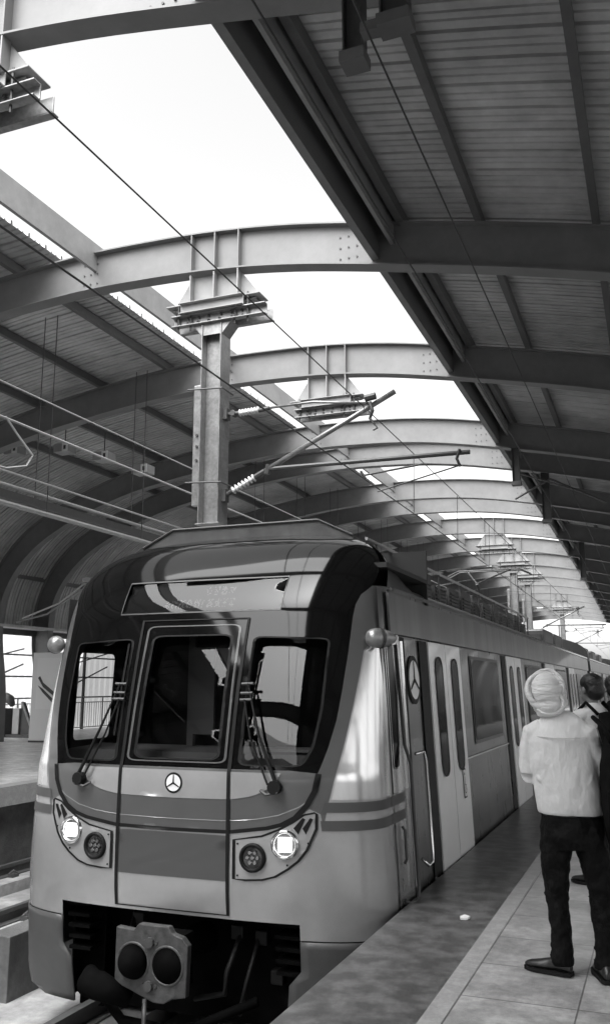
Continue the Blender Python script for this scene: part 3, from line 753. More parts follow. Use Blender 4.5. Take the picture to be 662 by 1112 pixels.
# emblem
def emblem(fn, c, r, parent, ringm='black', k=32):
    cx_, cz_ = c; C_ = lambda rr: [(cx_+rr*math.cos(2*PI*i/k), cz_+rr*math.sin(2*PI*i/k)) for i in range(k)]
    e = patch('emblem', C_(r), [], ringm, parent, lambda x, z: fn(x, z, .006), r)
    patch('emblem_face', C_(r*.80), [], 'white', e, lambda x, z: fn(x, z, .009), r)
    for a in (90, 210, 330):
        a = math.radians(a); d = Vector((math.cos(a), math.sin(a))); nn = Vector((-d[1], d[0]))
        P = [tuple(Vector(c)+d*r*t+nn*r*w_) for t, w_ in ((-.08, -.09), (.78, -.05), (.78, .05), (-.08, .09))]
        patch('emblem_spoke', P, [], ringm, e, lambda x, z: fn(x, z, .012), r)
emblem(lambda x, z, o_: S(pdx(x, z) if x else 0, z, o_), (0.01, .885), .077, train)
# wipers
for sgn in (1, -1):
    P = lambda x, z, o_=.03: S(pdx(sgn*x, z), z, o_)
    wt = MB().tube([P(.85, .885, .01), P(.85, .885, .07)], .05, 12).build('wiper', 'black', train)
    MB().tube([P(.87, .89, .05), P(.70, 1.25, .06), P(.575, 1.62, .05)], [.016, .011, .008], 8).build('wiper_arm', 'black', wt)
    MB().tube([P(.80, .90, .05), P(.64, 1.22, .06), P(.56, 1.50, .05)], .008, 8).build('wiper_arm', 'black', wt)
    MB().tube([P(.57, 1.22, .03), P(.565, 1.6, .035), P(.575, 1.95, .03)], .010, 6).build('wiper_blade', 'black', wt)
    b = MB()
    for z in (1.5, 1.62, 1.55): b.tube([P(.52, z, .04), P(.62, z, .05)], .012, 6)
    b.tube([P(.74, .86, .03), P(.79, .83, .05), P(.88, .85, .06)], .012, 6)
    b.build('wiper_joint', 'darkst', wt)
# front pocket: steps, coupler
b = MB(); b.box(-1.02, 1.02, 6.75, 6.8, -.95, -.02); b.box(-1.02, 1.02, 6.3, 6.79, -.05, -.03); b.box(1.0, 1.02, 6.4, 6.79, -.8, -.05); b.box(-1.02, -1.0, 6.4, 6.79, -.8, -.05); b.build('front_pocket', 'shade_black', train)
for sgn in (1, -1):
    b = MB()
    for k_ in range(5): b.box(sgn*1.0, sgn*.80, 6.28+k_*.012, 6.5, -.10-k_*.085, -.075-k_*.085)
    b.box(sgn*1.01, sgn*.79, 6.52, 6.54, -.9, -.05); b.build('front_step', 'shade_black', train)  # steps near black: the shade of the pocket is put into their colour
ct = thing('coupler', '', ''); del ct["label"]; del ct["category"]; ct.parent = train
yc = 5.93
def cpoly(pts, y0, y1, m, nm):
    return MB().prism([(x, y0, z) for x, z in pts], (0, y1-y0, 0)).build(nm, m, ct, bevel=.008)
plate = [(-.31, -.12), (-.31, -.17), (-.31, -.50), (-.20, -.53), (.02, -.60), (.10, -.60), (.17, -.56), (.28, -.54), (.29, -.20), (.24, -.15), (.16, -.13), (.13, -.085), (-.12, -.085), (-.16, -.13)]
cpoly(plate, yc, yc+.06, 'coupl', 'coupler_plate')
for cx_ in (-.155, .125):
    b = MB(); k = 28
    prof = [(.125, -.012), (.135, -.012), (.135, .0)]
    vs = [(cx_+r*math.cos(2*PI*i/k), yc+yy, -.345+r*math.sin(2*PI*i/k)) for r, yy in [(.137, -.002), (.128, -.012), (.118, -.002)] for i in range(k)]
    fs = [(j*k+i, j*k+(i+1) % k, (j+1)*k+(i+1) % k, (j+1)*k+i) for j in range(2) for i in range(k)]
    b.add(vs, fs).build('coupler_ring', 'coupl', ct, True)
    b = MB()
    if cx_ > 0: b.tube([(cx_, yc-.001, -.345), (cx_, yc-.004, -.345)], .119, 28)
    else: b.tube([(cx_, yc-.003, -.345), (cx_, yc-.05, -.345), (cx_, yc-.12, -.345)], [.118, .10, .05], 28)
    b.build('coupler_cone' if cx_ < 0 else 'coupler_funnel', 'shade_black', ct, True)
b = MB()
for (x, z) in ((-.015, -.20), (-.015, -.49)):
    b.tube([(x, yc, z), (x, yc-.03, z)], .035, 10); b.tube([(x-.05, yc, z), (x-.05, yc-.012, z)], .012, 8); b.tube([(x+.05, yc, z), (x+.05, yc-.012, z)], .012, 8)
b.build('coupler_pins', 'darkst', ct)
b = MB(); b.tube([(0, yc+.06, -.34), (0, 6.9, -.36)], .12, 14); b.box(-.2, .2, yc+.06, yc+.25, -.52, -.16); b.build('coupler_shank', 'shade_black', ct)
b = MB(); b.tube([(-.62, yc+.15, -.50), (-.50, yc-.02, -.52), (-.40, yc-.05, -.52), (-.2, yc+.05, -.62)], [.05, .10, .10, .06], 14); b.build('air_hose', 'shade_black', ct, True)
b = MB(); b.tube([(-.05, yc, -.58), (-.02, yc-.05, -.72), (.05, yc-.05, -.9)], .016, 8); b.build('release_cable', 'coupl', ct, True)
for (pts, r) in (([(.45, 6.5, -.2), (.42, 6.3, -.45), (.38, 6.35, -.62), (.1, 6.4, -.7)], .022), ([(.6, 6.5, -.2), (.58, 6.3, -.5), (.5, 6.35, -.75)], .018), ([(-.5, 6.5, -.15), (-.47, 6.35, -.35), (-.40, 6.3, -.45)], .02)):
    MB().tube(pts, r, 8).build('brake_hose', 'black', ct, True)
for (x, z) in ((.42, -.22), (.62, -.24), (-.45, -.2), (.75, -.5)): MB().box(x-.05, x+.05, 6.45, 6.55, z-.05, z+.05).build('connector', 'black', ct, bevel=.01)
b = MB(); b.tube([(-.62, yc+.2, -.6), (-.3, yc+.1, -.78), (.2, yc+.1, -.8), (.7, yc+.3, -.6)], .035, 8); b.build('hose', 'shade_black', ct, True)

# --- car body behind the nose
def sidef(off, sgn=1):
    def fn(y, z):
        if z < ZR: return Vector((sgn*(wid(z)+off), y, z+off*.05))
        return Vector((sgn*(wid(z)+off), y, z))
    return fn
YB = 27.65
def rect(y0, y1, z0, z1): return [(y0, z0), (y1, z0), (y1, z1), (y0, z1)]
def build_car(par, y0, yb, first):
    SR_ = sidef(0); W_ = lambda nm, P, H, m, off, st=.4, thick=0: patch(nm, P, H, m, par, sidef(off), st, smooth=False, thick=thick)
    ys = y0
    # far side plain shell with the cab window opening
    cw = rnd(rect(6.98, 7.55, 1.12, 1.92), .06)
    patch('far_side_shell', rect(ys, yb, -.17, ZR), [cw] if first else [], 'side', par, sidef(-.004, -1), .4, smooth=False)
    W_('near_side_shell', rect(ys, yb, -.17, ZR), [], 'side', -.006)
    for sgn in (1, -1):
        b = MB(); b.box(sgn*(WB-.06), sgn*(WB-.02), ys+.05, yb, -.62, -.176); b.build('side_skirt', 'skirt', par)
    b = MB(); b.box(-1.25, 1.25, ys+.25, yb-.1, -.85, -.1); b.build('underframe_shade', 'shade_black', par)  # black box filling the underside, stands in for the shade there
    for yy in (ys+1.6, ys+4.0, yb-4.2, yb-1.8):
        for sx in (-.84, .84): MB().tube([(sx-.06, yy, -.44), (sx+.06, yy, -.44)], .42, 24).build('wheel', 'shade_black', par)
    # cantrail and gutter
    W_('cantrail', rect(y0+.02 if not first else 6.93, yb-.02, 2.035, 2.36), [], 'cant', .022, thick=.02)
    MB().box(WB-.05*2.4+.0, WB-.05*2.4+.035, y0+.3 if first else y0, yb, 2.385, 2.42).build('gutter', 'chrome', par)
    # roof skin
    b = MB(); zs = [ZR+(ZT-ZR)*(1-(1-i/14)**1.6) for i in range(15)]
    prof = [(wid(z), z) for z in zs]; prof = prof+[(-x, z) for x, z in prof[::-1][1:]]
    k = len(prof); ycols = 14; vs = []; fs = []
    for j in range(ycols+1):
        for (x, z) in prof:
            ya = (Y0+nose(z)+dep(z)) if first else y0
            if first and z > 3.0: ya = max(ya, 0)
            zl = ZR+(z-ZR)*.3; y1 = max(ya, 7.95)+.02 if first else y0
            vs.append((x, ya, z-.001) if j == 0 and first else (x, y1+(yb-y1)*(j-(1 if first else 0))/(ycols-(1 if first else 0)), zl))
    for j in range(ycols):
        for i in range(k-1): fs.append((j*k+i, j*k+i+1, (j+1)*k+i+1, (j+1)*k+i))
    b.add(vs, fs).build('roof_shell', 'roofm', par, True)
    e = [(x, z) for x, z in prof]
    MB().prism([(x, yb-.02, z) for x, z in ([(WB, -.17)]+prof+[(-WB, -.17)])], (0, .02, 0)).build('end_wall', 'darkst', par)
    if not first: MB().prism([(x, y0, z) for x, z in ([(WB, -.17)]+prof+[(-WB, -.17)])], (0, .02, 0)).build('end_wall', 'darkst', par)
    # doors and windows
    d0 = y0+1.46 if first is False else 8.20
    for kk in range(4):
        a = d0+4.5*kk
        W_('door_pocket', rect(a-.30, a-.005, -.12, 2.02), [], 'black', .004)
        for h_ in (0, 1):
            s0 = a+h_*.70; dr = W_('door_leaf', rect(s0+.004, s0+.688, -.05, 2.02), [], 'door', .012, thick=.016)
            wp = rnd(rect(s0+.20, s0+.50, .78, 1.88), .13, 6)
            patch('door_window', wp, [], 'wglass', dr, sidef(.026), .3, smooth=False); stroke('door_window_gasket', wp, .022, 'black', dr, sidef(.029), True, .3)
        if True:
            c = a+.70+.42; sg = W_('accessibility_sign', rnd(rect(c-.075, c+.075, .49, .78), .03), [], 'black', .024, .2)
            patch('sign_face', rnd(rect(c-.06, c+.06, .505, .765), .025), [], 'white', sg, sidef(.027), .2, smooth=False)
            patch('sign_symbol', [(c-.012+.014*math.cos(i*PI/5), .725+.016*math.sin(i*PI/5)) for i in range(10)], [], 'black', sg, sidef(.030), .2, smooth=False)
            stroke('sign_symbol', [(c-.012, .70), (c-.010, .62), (c+.022, .62), (c+.034, .56)], .013, 'black', sg, sidef(.030))
            stroke('sign_symbol', [(c-.01+.042*math.cos(math.radians(t)), .59+.05*math.sin(math.radians(t))) for t in range(130, 361, 20)], .010, 'black', sg, sidef(.032))
        W_('door_seal', rect(a+.688, a+.706, -.05, 2.02), [], 'black', .0145)
        if kk < 3:
            wy0, wy1 = a+2.02, a+3.80
            W_('window_surround', rnd(rect(wy0-.05, wy1+.05, .97, 1.95), .05), [], 'skirt', .004); wp = rnd(rect(wy0, wy1, 1.01, 1.91), .07)
            W_('passenger_window', wp, [], 'wglass', .010)
            W_('waist_moulding', rect(a+1.40, a+4.18, .845, .862), [], 'chrome', .008)
            W_('panel_seam', rect(a+1.44, a+1.452, -.15, 2.02), [], 'black', .002); W_('panel_seam', rect(a+3.95, a+3.962, -.15, 2.02), [], 'black', .002)
    W_('waist_moulding', rect(d0+14.9, yb-.3, .845, .862), [], 'chrome', .006)
    W_('passenger_window', rnd(rect(d0+15.6, d0+17.0, 1.01, 1.91), .07), [], 'wglass', .006)
build_car(train, 6.745, YB, True)
SF = lambda o_: sidef(o_)
# cab door area on the platform side
patch('silver_side_panel', [(6.74, -.17), (6.79, -.17), (6.80, 2.03), (6.74, 2.03)], [], 'silver', train, SF(.0), .3, smooth=False)
cd = patch('cab_door', rect(6.80, 7.26, -.13, 2.03), [], 'silver', train, SF(.002), .3, smooth=False)
patch('upper_panel', [(6.805, .80), (7.255, .80), (7.255, 2.03), (6.805, 2.03)], [], 'stainless_lit', cd, SF(.004), .3, smooth=False)
wp = rnd([(6.86, .98), (7.02, .98), (7.06, 1.5), (7.04, 1.96), (6.86, 1.96)], .04)
patch('cab_door_window', wp, [], 'wglass', cd, SF(.008), .3, smooth=False); stroke('window_trim', wp, .012, 'chrome', cd, SF(.010), True, .3)
for z1, z0 in ((.782, .712), (.655, .585)): patch('stripe', rect(6.742, 7.10, z0, z1), [], 'stripe', cd, SF(.007), .3, smooth=False)
MB().tube([sidef(.03)(6.9, .28), sidef(.05)(6.9, .31), sidef(.05)(6.9, .52), sidef(.03)(6.9, .55)], .012, 8).build('handle', 'darkst', cd)
MB().tube([sidef(.02)(6.88, .02), sidef(.06)(6.93, -.02), sidef(.07)(7.08, -.01), sidef(.07)(7.12, .08), sidef(.07)(7.12, 1.0), sidef(.03)(7.12, 1.15), sidef(.01)(7.12, 1.95)], .015, 8).build('grab_rail', 'darkst', cd, True)
patch('seam', rect(6.800, 6.812, -.13, 2.03), [], 'black', cd, SF(.006), .3, smooth=False)
patch('step_plate', rect(6.83, 7.30, -.16, -.10), [], 'chrome', train, SF(.012), .3, smooth=False)
MB().tube([sidef(.03)(7.22, .05), sidef(.03)(7.22, 1.98)], .012, 8).build('door_pillar_trim', 'chrome', train)
patch('cab_gap', rect(7.27, 7.42, -.13, 2.02), [], 'black', train, SF(.003), .3, smooth=False)
MB().tube([sidef(.02)(7.46, .22), sidef(.06)(7.50, .16), sidef(.07)(7.60, .17), sidef(.07)(7.63, .26), sidef(.07)(7.63, .98), sidef(.06)(7.60, 1.06), sidef(.02)(7.48, 1.05)], .014, 8).build('grab_rail', 'chrome', train, True)
emblem(lambda y, z, o_: sidef(o_)(y, z), (7.66, 1.666), .21, train)
patch('black_column', rect(7.90, 8.195, -.13, 2.02), [], 'black', train, SF(.008), .3, smooth=False)
patch('cantrail_end', rect(6.90, 6.96, 2.0, 2.37), [], 'black', train, SF(.006), .3, smooth=False)
MB().tube([sidef(.02)(7.84, -.02), sidef(.07)(7.86, -.03), sidef(.09)(7.9, -.06)], [.03, .03, .05], 8).build('door_stop', 'galv', train)
# camera housings
for sgn in (1, -1):
    c0 = Vector((sgn*(wid(1.98)+.005), 6.62, 1.98)); ax = Vector((sgn*.72, .69, 0)).normalized()
    hd = MB().tube([c0-ax*.085, c0-ax*.07, c0-ax*.04, c0, c0+ax*.03], [.03, .055, .072, .078, .076], 24).build('camera_housing', 'galv', train, True)
    MB().tube([c0+ax*.031, c0+ax*.045], .081, 24).build('housing_ring', 'darkst', hd)
    MB().tube([c0+ax*.046, c0+ax*.07, c0+ax*.11, c0+ax*.15, c0+ax*.175], [.068, .068, .057, .036, .01], 24).build('bullet_cover', 'galv', hd, True)
# roof fairing and equipment
b = MB(); pr = [(-1.08, 2.70), (-1.08, 2.93), (-.75, 3.09), (.75, 3.09), (1.08, 2.93), (1.08, 2.70)]
b.prism([(x, 7.34, z) for x, z in pr], (0, .04, 0)); b.build('fairing_front', 'roofm', train)
b = MB(); b.prism([(x, 7.385, z) for x, z in pr], (0, .6, 0)); b.build('fairing_roof', 'roofm', train)
MB().tube([(x, 7.33, z+.004) for x, z in pr[1:-1]], .012, 6).build('fairing_edge', 'darkst', train)
MB().box(-.8, .8, 8.0, 13.2, 2.5, 2.92).build('equipment_case', 'roofm', train, bevel=.03)
for i in range(13):
    y = 8.05+i*.78; hgt = .24+.05*((i*7) % 3)
    b = MB(); b.box(.84, 1.08, y, y+.6, 2.56, 2.56+hgt)
    for j in range(5): b.box(1.08, 1.10, y+.05, y+.55, 2.59+j*.045, 2.61+j*.045)
    b.tube([(.96, y+.66, 2.55), (.96, y+.66, 2.86)], .045, 8)
    b.build('roof_resistor', 'darkst', train)
b = MB(); b.tube([(1.12, 7.6, 2.94), (1.12, 18.2, 2.94)], .016, 6)
b.build('roof_rail', 'wirel', train)
for i in range(9): MB().tube([(1.12, 7.9+i*1.27, 2.55), (1.12, 7.9+i*1.27, 2.94)], .012, 6).build('rail_post', 'darkst', train)
for y in (13.4, 15.6, 22.3, 24.6): MB().box(-.95, .95, y, y+1.8, 2.55, 2.98).build('air_conditioner', 'roofm', train, bevel=.05)
pt = thing('pantograph', '', ''); del pt['label'], pt['category']; pt.parent = train
b = MB()
for sx in (-.6, .6): b.tube([(sx, 18.2, 2.86), (sx, 20.9, 2.86)], .03, 6)
for y in (18.2, 19.5, 20.9): b.tube([(-.6, y, 2.86), (.6, y, 2.86)], .03, 6)
for x in (-.5, .5):
    for y in (18.4, 20.7): insulator(b, (x, y, 2.6), (x, y, 2.85), 4, .06)
b.build('base_frame', 'darkst', pt)
b = MB(); b.tube([(0, 20.6, 2.9), (0, 18.8, 3.75)], .03, 6); 
for sx in (-1, 1): b.tube([(0, 18.8, 3.75), (sx*.5, 20.3, 4.22)], .018, 6)
b.build('pantograph_arm', 'darkst', pt)
b = MB()
for y in (20.25, 20.5): b.tube([(-.95, y, 4.10), (-.7, y, 4.22), (.7, y, 4.22), (.95, y, 4.10)], .018, 6)
b.build('collector_head', 'darkst', pt)
b = MB()
for k_ in range(6):
    y = 22.0+k_*.9; b.box(.3+.1*(k_ % 2), .9, y-.2, y+.25, 2.5, 2.82+.05*(k_ % 3))
b.build('roof_boxes', 'darkst', train)
tr2 = thing('train_car', 'second car of the train, mostly hidden, beyond the gap at the right', 'train car')
build_car(tr2, 28.25, 49.8, False)
p2 = T(CX+.03, 28.25, 0); tr2.location = (CX+.02, 0, 0)
b = MB()
for i in range(10): b.box(-1.2+.02*(i % 2), 1.2-.02*(i % 2), 27.66+i*.058, 27.70+i*.058, .1, 2.5)
b.build('gangway_bellows', 'black', train)
for y in (30, 34, 38, 42): 
    MB().box(-.95, .95, y, y+1.8, 2.5, 2.98).build('air_conditioner', 'roofm', tr2, bevel=.05)

# ------------------------------------------------------------------ things on the far platform
t = thing('litter_bin', 'black bin with a white label and rounded hood by the far platform railing', 'bin', (-18.7, 22.2, .07), -.3)
b = MB(); b.prism([(-.20, -.18, 0), (.20, -.18, 0), (.20, .18, 0), (-.20, .18, 0)], (0, 0, .86)); b.build('bin_body', 'darkst', t, bevel=.03)
b = MB(); b.tube([(-.32, 0, .98), (-.2, 0, 1.12), (0, 0, 1.17), (.2, 0, 1.12), (.36, 0, .96)], [.08, .14, .16, .14, .08], 12); b.tube([(-.1, 0, 1.15), (-.12, 0, 1.28), (.14, 0, 1.28), (.12, 0, 1.15)], .025, 6); b.build('hood', 'darkst', t, True)
b = MB(); b.box(-.12, .12, -.20, -.185, .40, .66); lb_ = b.build('label_plate', 'white', t)
b = MB(); b.tube([(0, -.207, .50), (0, -.201, .50)], .07, 14); b.box(-.08, .08, -.206, -.201, .57, .585); b.build('label_mark', 'black', lb_)
b = MB(); b.box(-.13, .13, -.195, -.182, .74, .80); b.build('label_strip', 'white', t)
t = thing('ramp_stand', 'grey metal stand with a sloping triangular side beside the black bin', 'stand', (-17.95, 22.25, .07), 0)
b = MB(); b.box(-.42, -.18, -.12, .12, .1, .86); b.build('upright', 'panelgrey', t, bevel=.01)
b = MB(); b.prism([(-.17, -.05, .1), (.42, -.05, .1), (.42, -.05, .3), (.25, -.05, .32), (-.10, -.05, 1.05), (-.17, -.05, 1.05)], (0, .10, 0)); b.build('sloping_side', 'darkst', t)
b = MB(); b.tube([(.42, -.08, .30), (.25, -.08, .32), (-.12, -.08, 1.05)], .04, 6); b.box(.22, .46, -.12, .12, .1, .30); b.build('sloping_rail', 'panelgrey', t)
b = MB(); b.box(-.75, .8, -.2, .2, 0, .09); b.build('base_plate', 'darkst', t)
t = thing('notice_board', 'tall white notice board with a dark chevron, half hidden behind the train', 'notice board', (-15.85, 20.6, .07), .2)
b = MB(); b.box(-.55, .55, -.04, .04, .05, 2.45); b.build('board', 'poster', t, bevel=.01)
b = MB(); b.box(-.40, .48, -.052, -.041, .9, 2.3); b.build('poster', 'white', t)
b = MB(); b.prism([(-.36, -.056, 1.75), (-.2, -.056, 1.5), (.2, -.056, 1.2), (.2, -.056, 1.32), (-.2, -.056, 1.62), (-.3, -.056, 1.8)], (0, -.004, 0)); b.prism([(-.36, -.056, 1.55), (-.2, -.056, 1.35), (.2, -.056, .98), (.2, -.056, 1.1), (-.2, -.056, 1.45)], (0, -.004, 0)); b.build('chevron', 'darkst', t)
b = MB(); b.box(-.57, .57, -.03, .03, 0, .049); b.build('foot', 'darkst', t)

# small litter on the platform edge
b = MB(); b.prism([(0, 0, 0), (.045, .01, 0), (.06, .04, .008), (.02, .05, .014), (-.01, .03, .004)], (0, 0, .012))
o = b.build('paper_scrap', 'white'); o.location = (-1.44, 6.55, .003); tag(o, 'tiny white paper scrap on the dark platform edge', 'litter')

# ------------------------------------------------------------------ people
MS = dict(skin=mat('skin', .16, .55, noise=.06, nscale=30), shirt=mat('shirt_light', .6, .85, noise=.03, nscale=8, bump=.9, bscale=4, bdist=.038, stretch=(2.2, .8, .9)), shirt2=mat('shirt_pale', .55, .85, noise=.05, nscale=30),
          turban=mat('turban_cloth', .66, .9, noise=.05, nscale=40, bump=.9, bscale=9, bdist=.03, stretch=(.8, .8, 4)), trousers=mat('trousers_dark', .009, .6, noise=.4, nscale=8, bump=.9, bscale=7, bdist=.04, stretch=(2., 1, 1.3), spec=.15), shoe=mat('shoe_leather', .012, .35),
          hair=mat('hair', .008, .5, bump=.4, bscale=120), bag=mat('bag_cloth', .008, .8, spec=.15, noise=.4, nscale=20, bump=.2), belt=mat('belt', .01, .4))
M.update(MS)
def loft(b, secs, n=20):
    """secs: (centre, rx, ry[, yaw]) horizontal-ish ellipses joined from one end to the other"""
    vs = []; fs = []
    P = [Vector(s[0]) for s in secs]
    for i, s in enumerate(secs):
        d = (P[min(i+1, len(P)-1)]-P[max(i-1, 0)]).normalized()
        ref = Vector((0, 1, 0)) if abs(d.y) < .8 else Vector((0, 0, 1))
        u = ref.cross(d).normalized(); v = d.cross(u).normalized()
        if u.x < 0: u, v = -u, -v
        if v.y < 0 and abs(d.y) < .8: v = -v
        yaw = s[3] if len(s) > 3 else 0
        for k in range(n):
            a = 2*PI*k/n+yaw; vs.append(P[i]+u*math.cos(a)*s[1]+v*math.sin(a)*s[2])
    for i in range(len(P)-1):
        for k in range(n): fs.append((i*n+k, i*n+(k+1) % n, (i+1)*n+(k+1) % n, (i+1)*n+k))
    fs += [tuple(range(n)), tuple((len(P)-1)*n+k for k in range(n))]
    b.add(vs, fs); return b
def blob(b, c, r, n=16, rot=None):
    vs = []; fs = []; c = Vector(c)
    for i in range(1, n):
        for k in range(2*n):
            v = Vector((r[0]*math.sin(PI*i/n)*math.cos(PI*k/n), r[1]*math.sin(PI*i/n)*math.sin(PI*k/n), r[2]*math.cos(PI*i/n)))
            if rot: v = rot @ v
            vs.append(c+v)
    m2 = 2*n
    for i in range(n-2):
        for k in range(m2): fs.append((i*m2+k, i*m2+(k+1) % m2, (i+1)*m2+(k+1) % m2, (i+1)*m2+k))
    fs += [tuple(range(m2))[::-1], tuple((n-2)*m2+k for k in range(m2))]
    b.add(vs, fs); return b
def flesh(b, name, m, parent, vox=.012, sm=6, disp=0, dscale=.12, seed=0):
    o = b.build(name, m, parent)
    r = o.modifiers.new('r', 'REMESH'); r.mode = 'VOXEL'; r.voxel_size = vox; r.use_smooth_shade = True
    s_ = o.modifiers.new('s', 'SMOOTH'); s_.factor = .5; s_.iterations = sm
    if disp:
        tx = bpy.data.textures.new(name+'_folds', 'CLOUDS'); tx.noise_scale = dscale; tx.noise_depth = 3
        d = o.modifiers.new('d', 'DISPLACE'); d.texture = tx; d.strength = disp; d.mid_level = .5; d.texture_coords = 'LOCAL'
    return o
def hand(b, wr, dr, pal, s=1, side=1):
    """palm and five curled fingers; wr wrist point, dr pointing direction, pal palm normal"""
    wr, dr, pal = Vector(wr), Vector(dr).normalized(), Vector(pal).normalized(); sd = dr.cross(pal).normalized()*side
    loft(b, [(wr-dr*.02, .027, .02), (wr+dr*.03, .036, .017), (wr+dr*.075, .042, .015), (wr+dr*.095, .038, .012)], 14)
    for i, (o_, l) in enumerate(((-.031, .068), (-.010, .078), (.011, .073), (.030, .058))):
        p0 = wr+dr*.08+sd*o_; p1 = p0+dr*l*.45+pal*.006; p2_ = p1+dr*l*.33+pal*.02; p3 = p2_+dr*l*.12+pal*.022
        b.tube([p0, p1, p2_, p3], [.0095, .009, .0082, .007], 8)
    p0 = wr+dr*.025-sd*.03; b.tube([p0, p0+dr*.035-sd*.022, p0+dr*.065-sd*.025+pal*.012], [.012, .011, .009], 8)
def shoe(name, heel, ang, parent, L_=.28):
    d = Vector((math.sin(ang), math.cos(ang), 0)); s_ = Vector((d.y, -d.x, 0)); h = Vector(heel)
    b = MB(); n = 16; secs = [(0, .030, .045), (.03, .040, .075), (.08, .042, .085), (.13, .044, .062), (.19, .050, .045), (.24, .044, .035), (.275, .024, .022)]
    vs = []; fs = []
    for (t, w_, hh) in secs:
        for k in range(n):
            a = 2*PI*k/n; z = hh/2+math.sin(a)*hh/2
            vs.append(h+d*t+s_*math.cos(a)*w_*(1.05 if z < hh*.4 else .85)+Vector((0, 0, z+.022)))
    for i in range(len(secs)-1):
        for k in range(n): fs.append((i*n+k, i*n+(k+1) % n, (i+1)*n+(k+1) % n, (i+1)*n+k))
    fs += [tuple(range(n)), tuple((len(secs)-1)*n+k for k in range(n))]
    b.add(vs, fs); o = flesh(b, name, 'shoe', parent, .008, 3)
    b = MB(); pts = []
    for (t, w_, hh) in secs: pts.append(h+d*t+s_*w_*1.1)
    for (t, w_, hh) in secs[::-1]: pts.append(h+d*t-s_*w_*1.1)
    b.prism([p+Vector((0, 0, .004)) for p in pts], (0, 0, .022)); b.build('sole', 'black', o)
    return o
def head(b, c, yaw=0, s=1.0):
    """head with a face looking along +Y turned by yaw"""
    c = Vector(c); R = Matrix.Rotation(yaw, 3, 'Z'); q = lambda x, y, z: c+R @ Vector((x*s, y*s, z*s))
    blob(b, q(0, -.01, .03), (.077*s, .095*s, .095*s), 14); blob(b, q(0, .02, -.045), (.058*s, .070*s, .075*s), 12, R)
    b.tube([q(0, .085, .02), q(0, .112, -.022), q(0, .088, -.035)], [.008, .016, .010], 8)
    for sx in (-1, 1):
        blob(b, q(sx*.078, -.005, -.005), (.012, .02, .032), 8, R)
        blob(b, q(sx*.032, .080, .028), (.018, .014, .009), 8)
    b.tube([q(-.024, .082, -.062), q(0, .090, -.062), q(.024, .082, -.062)], .007, 6)

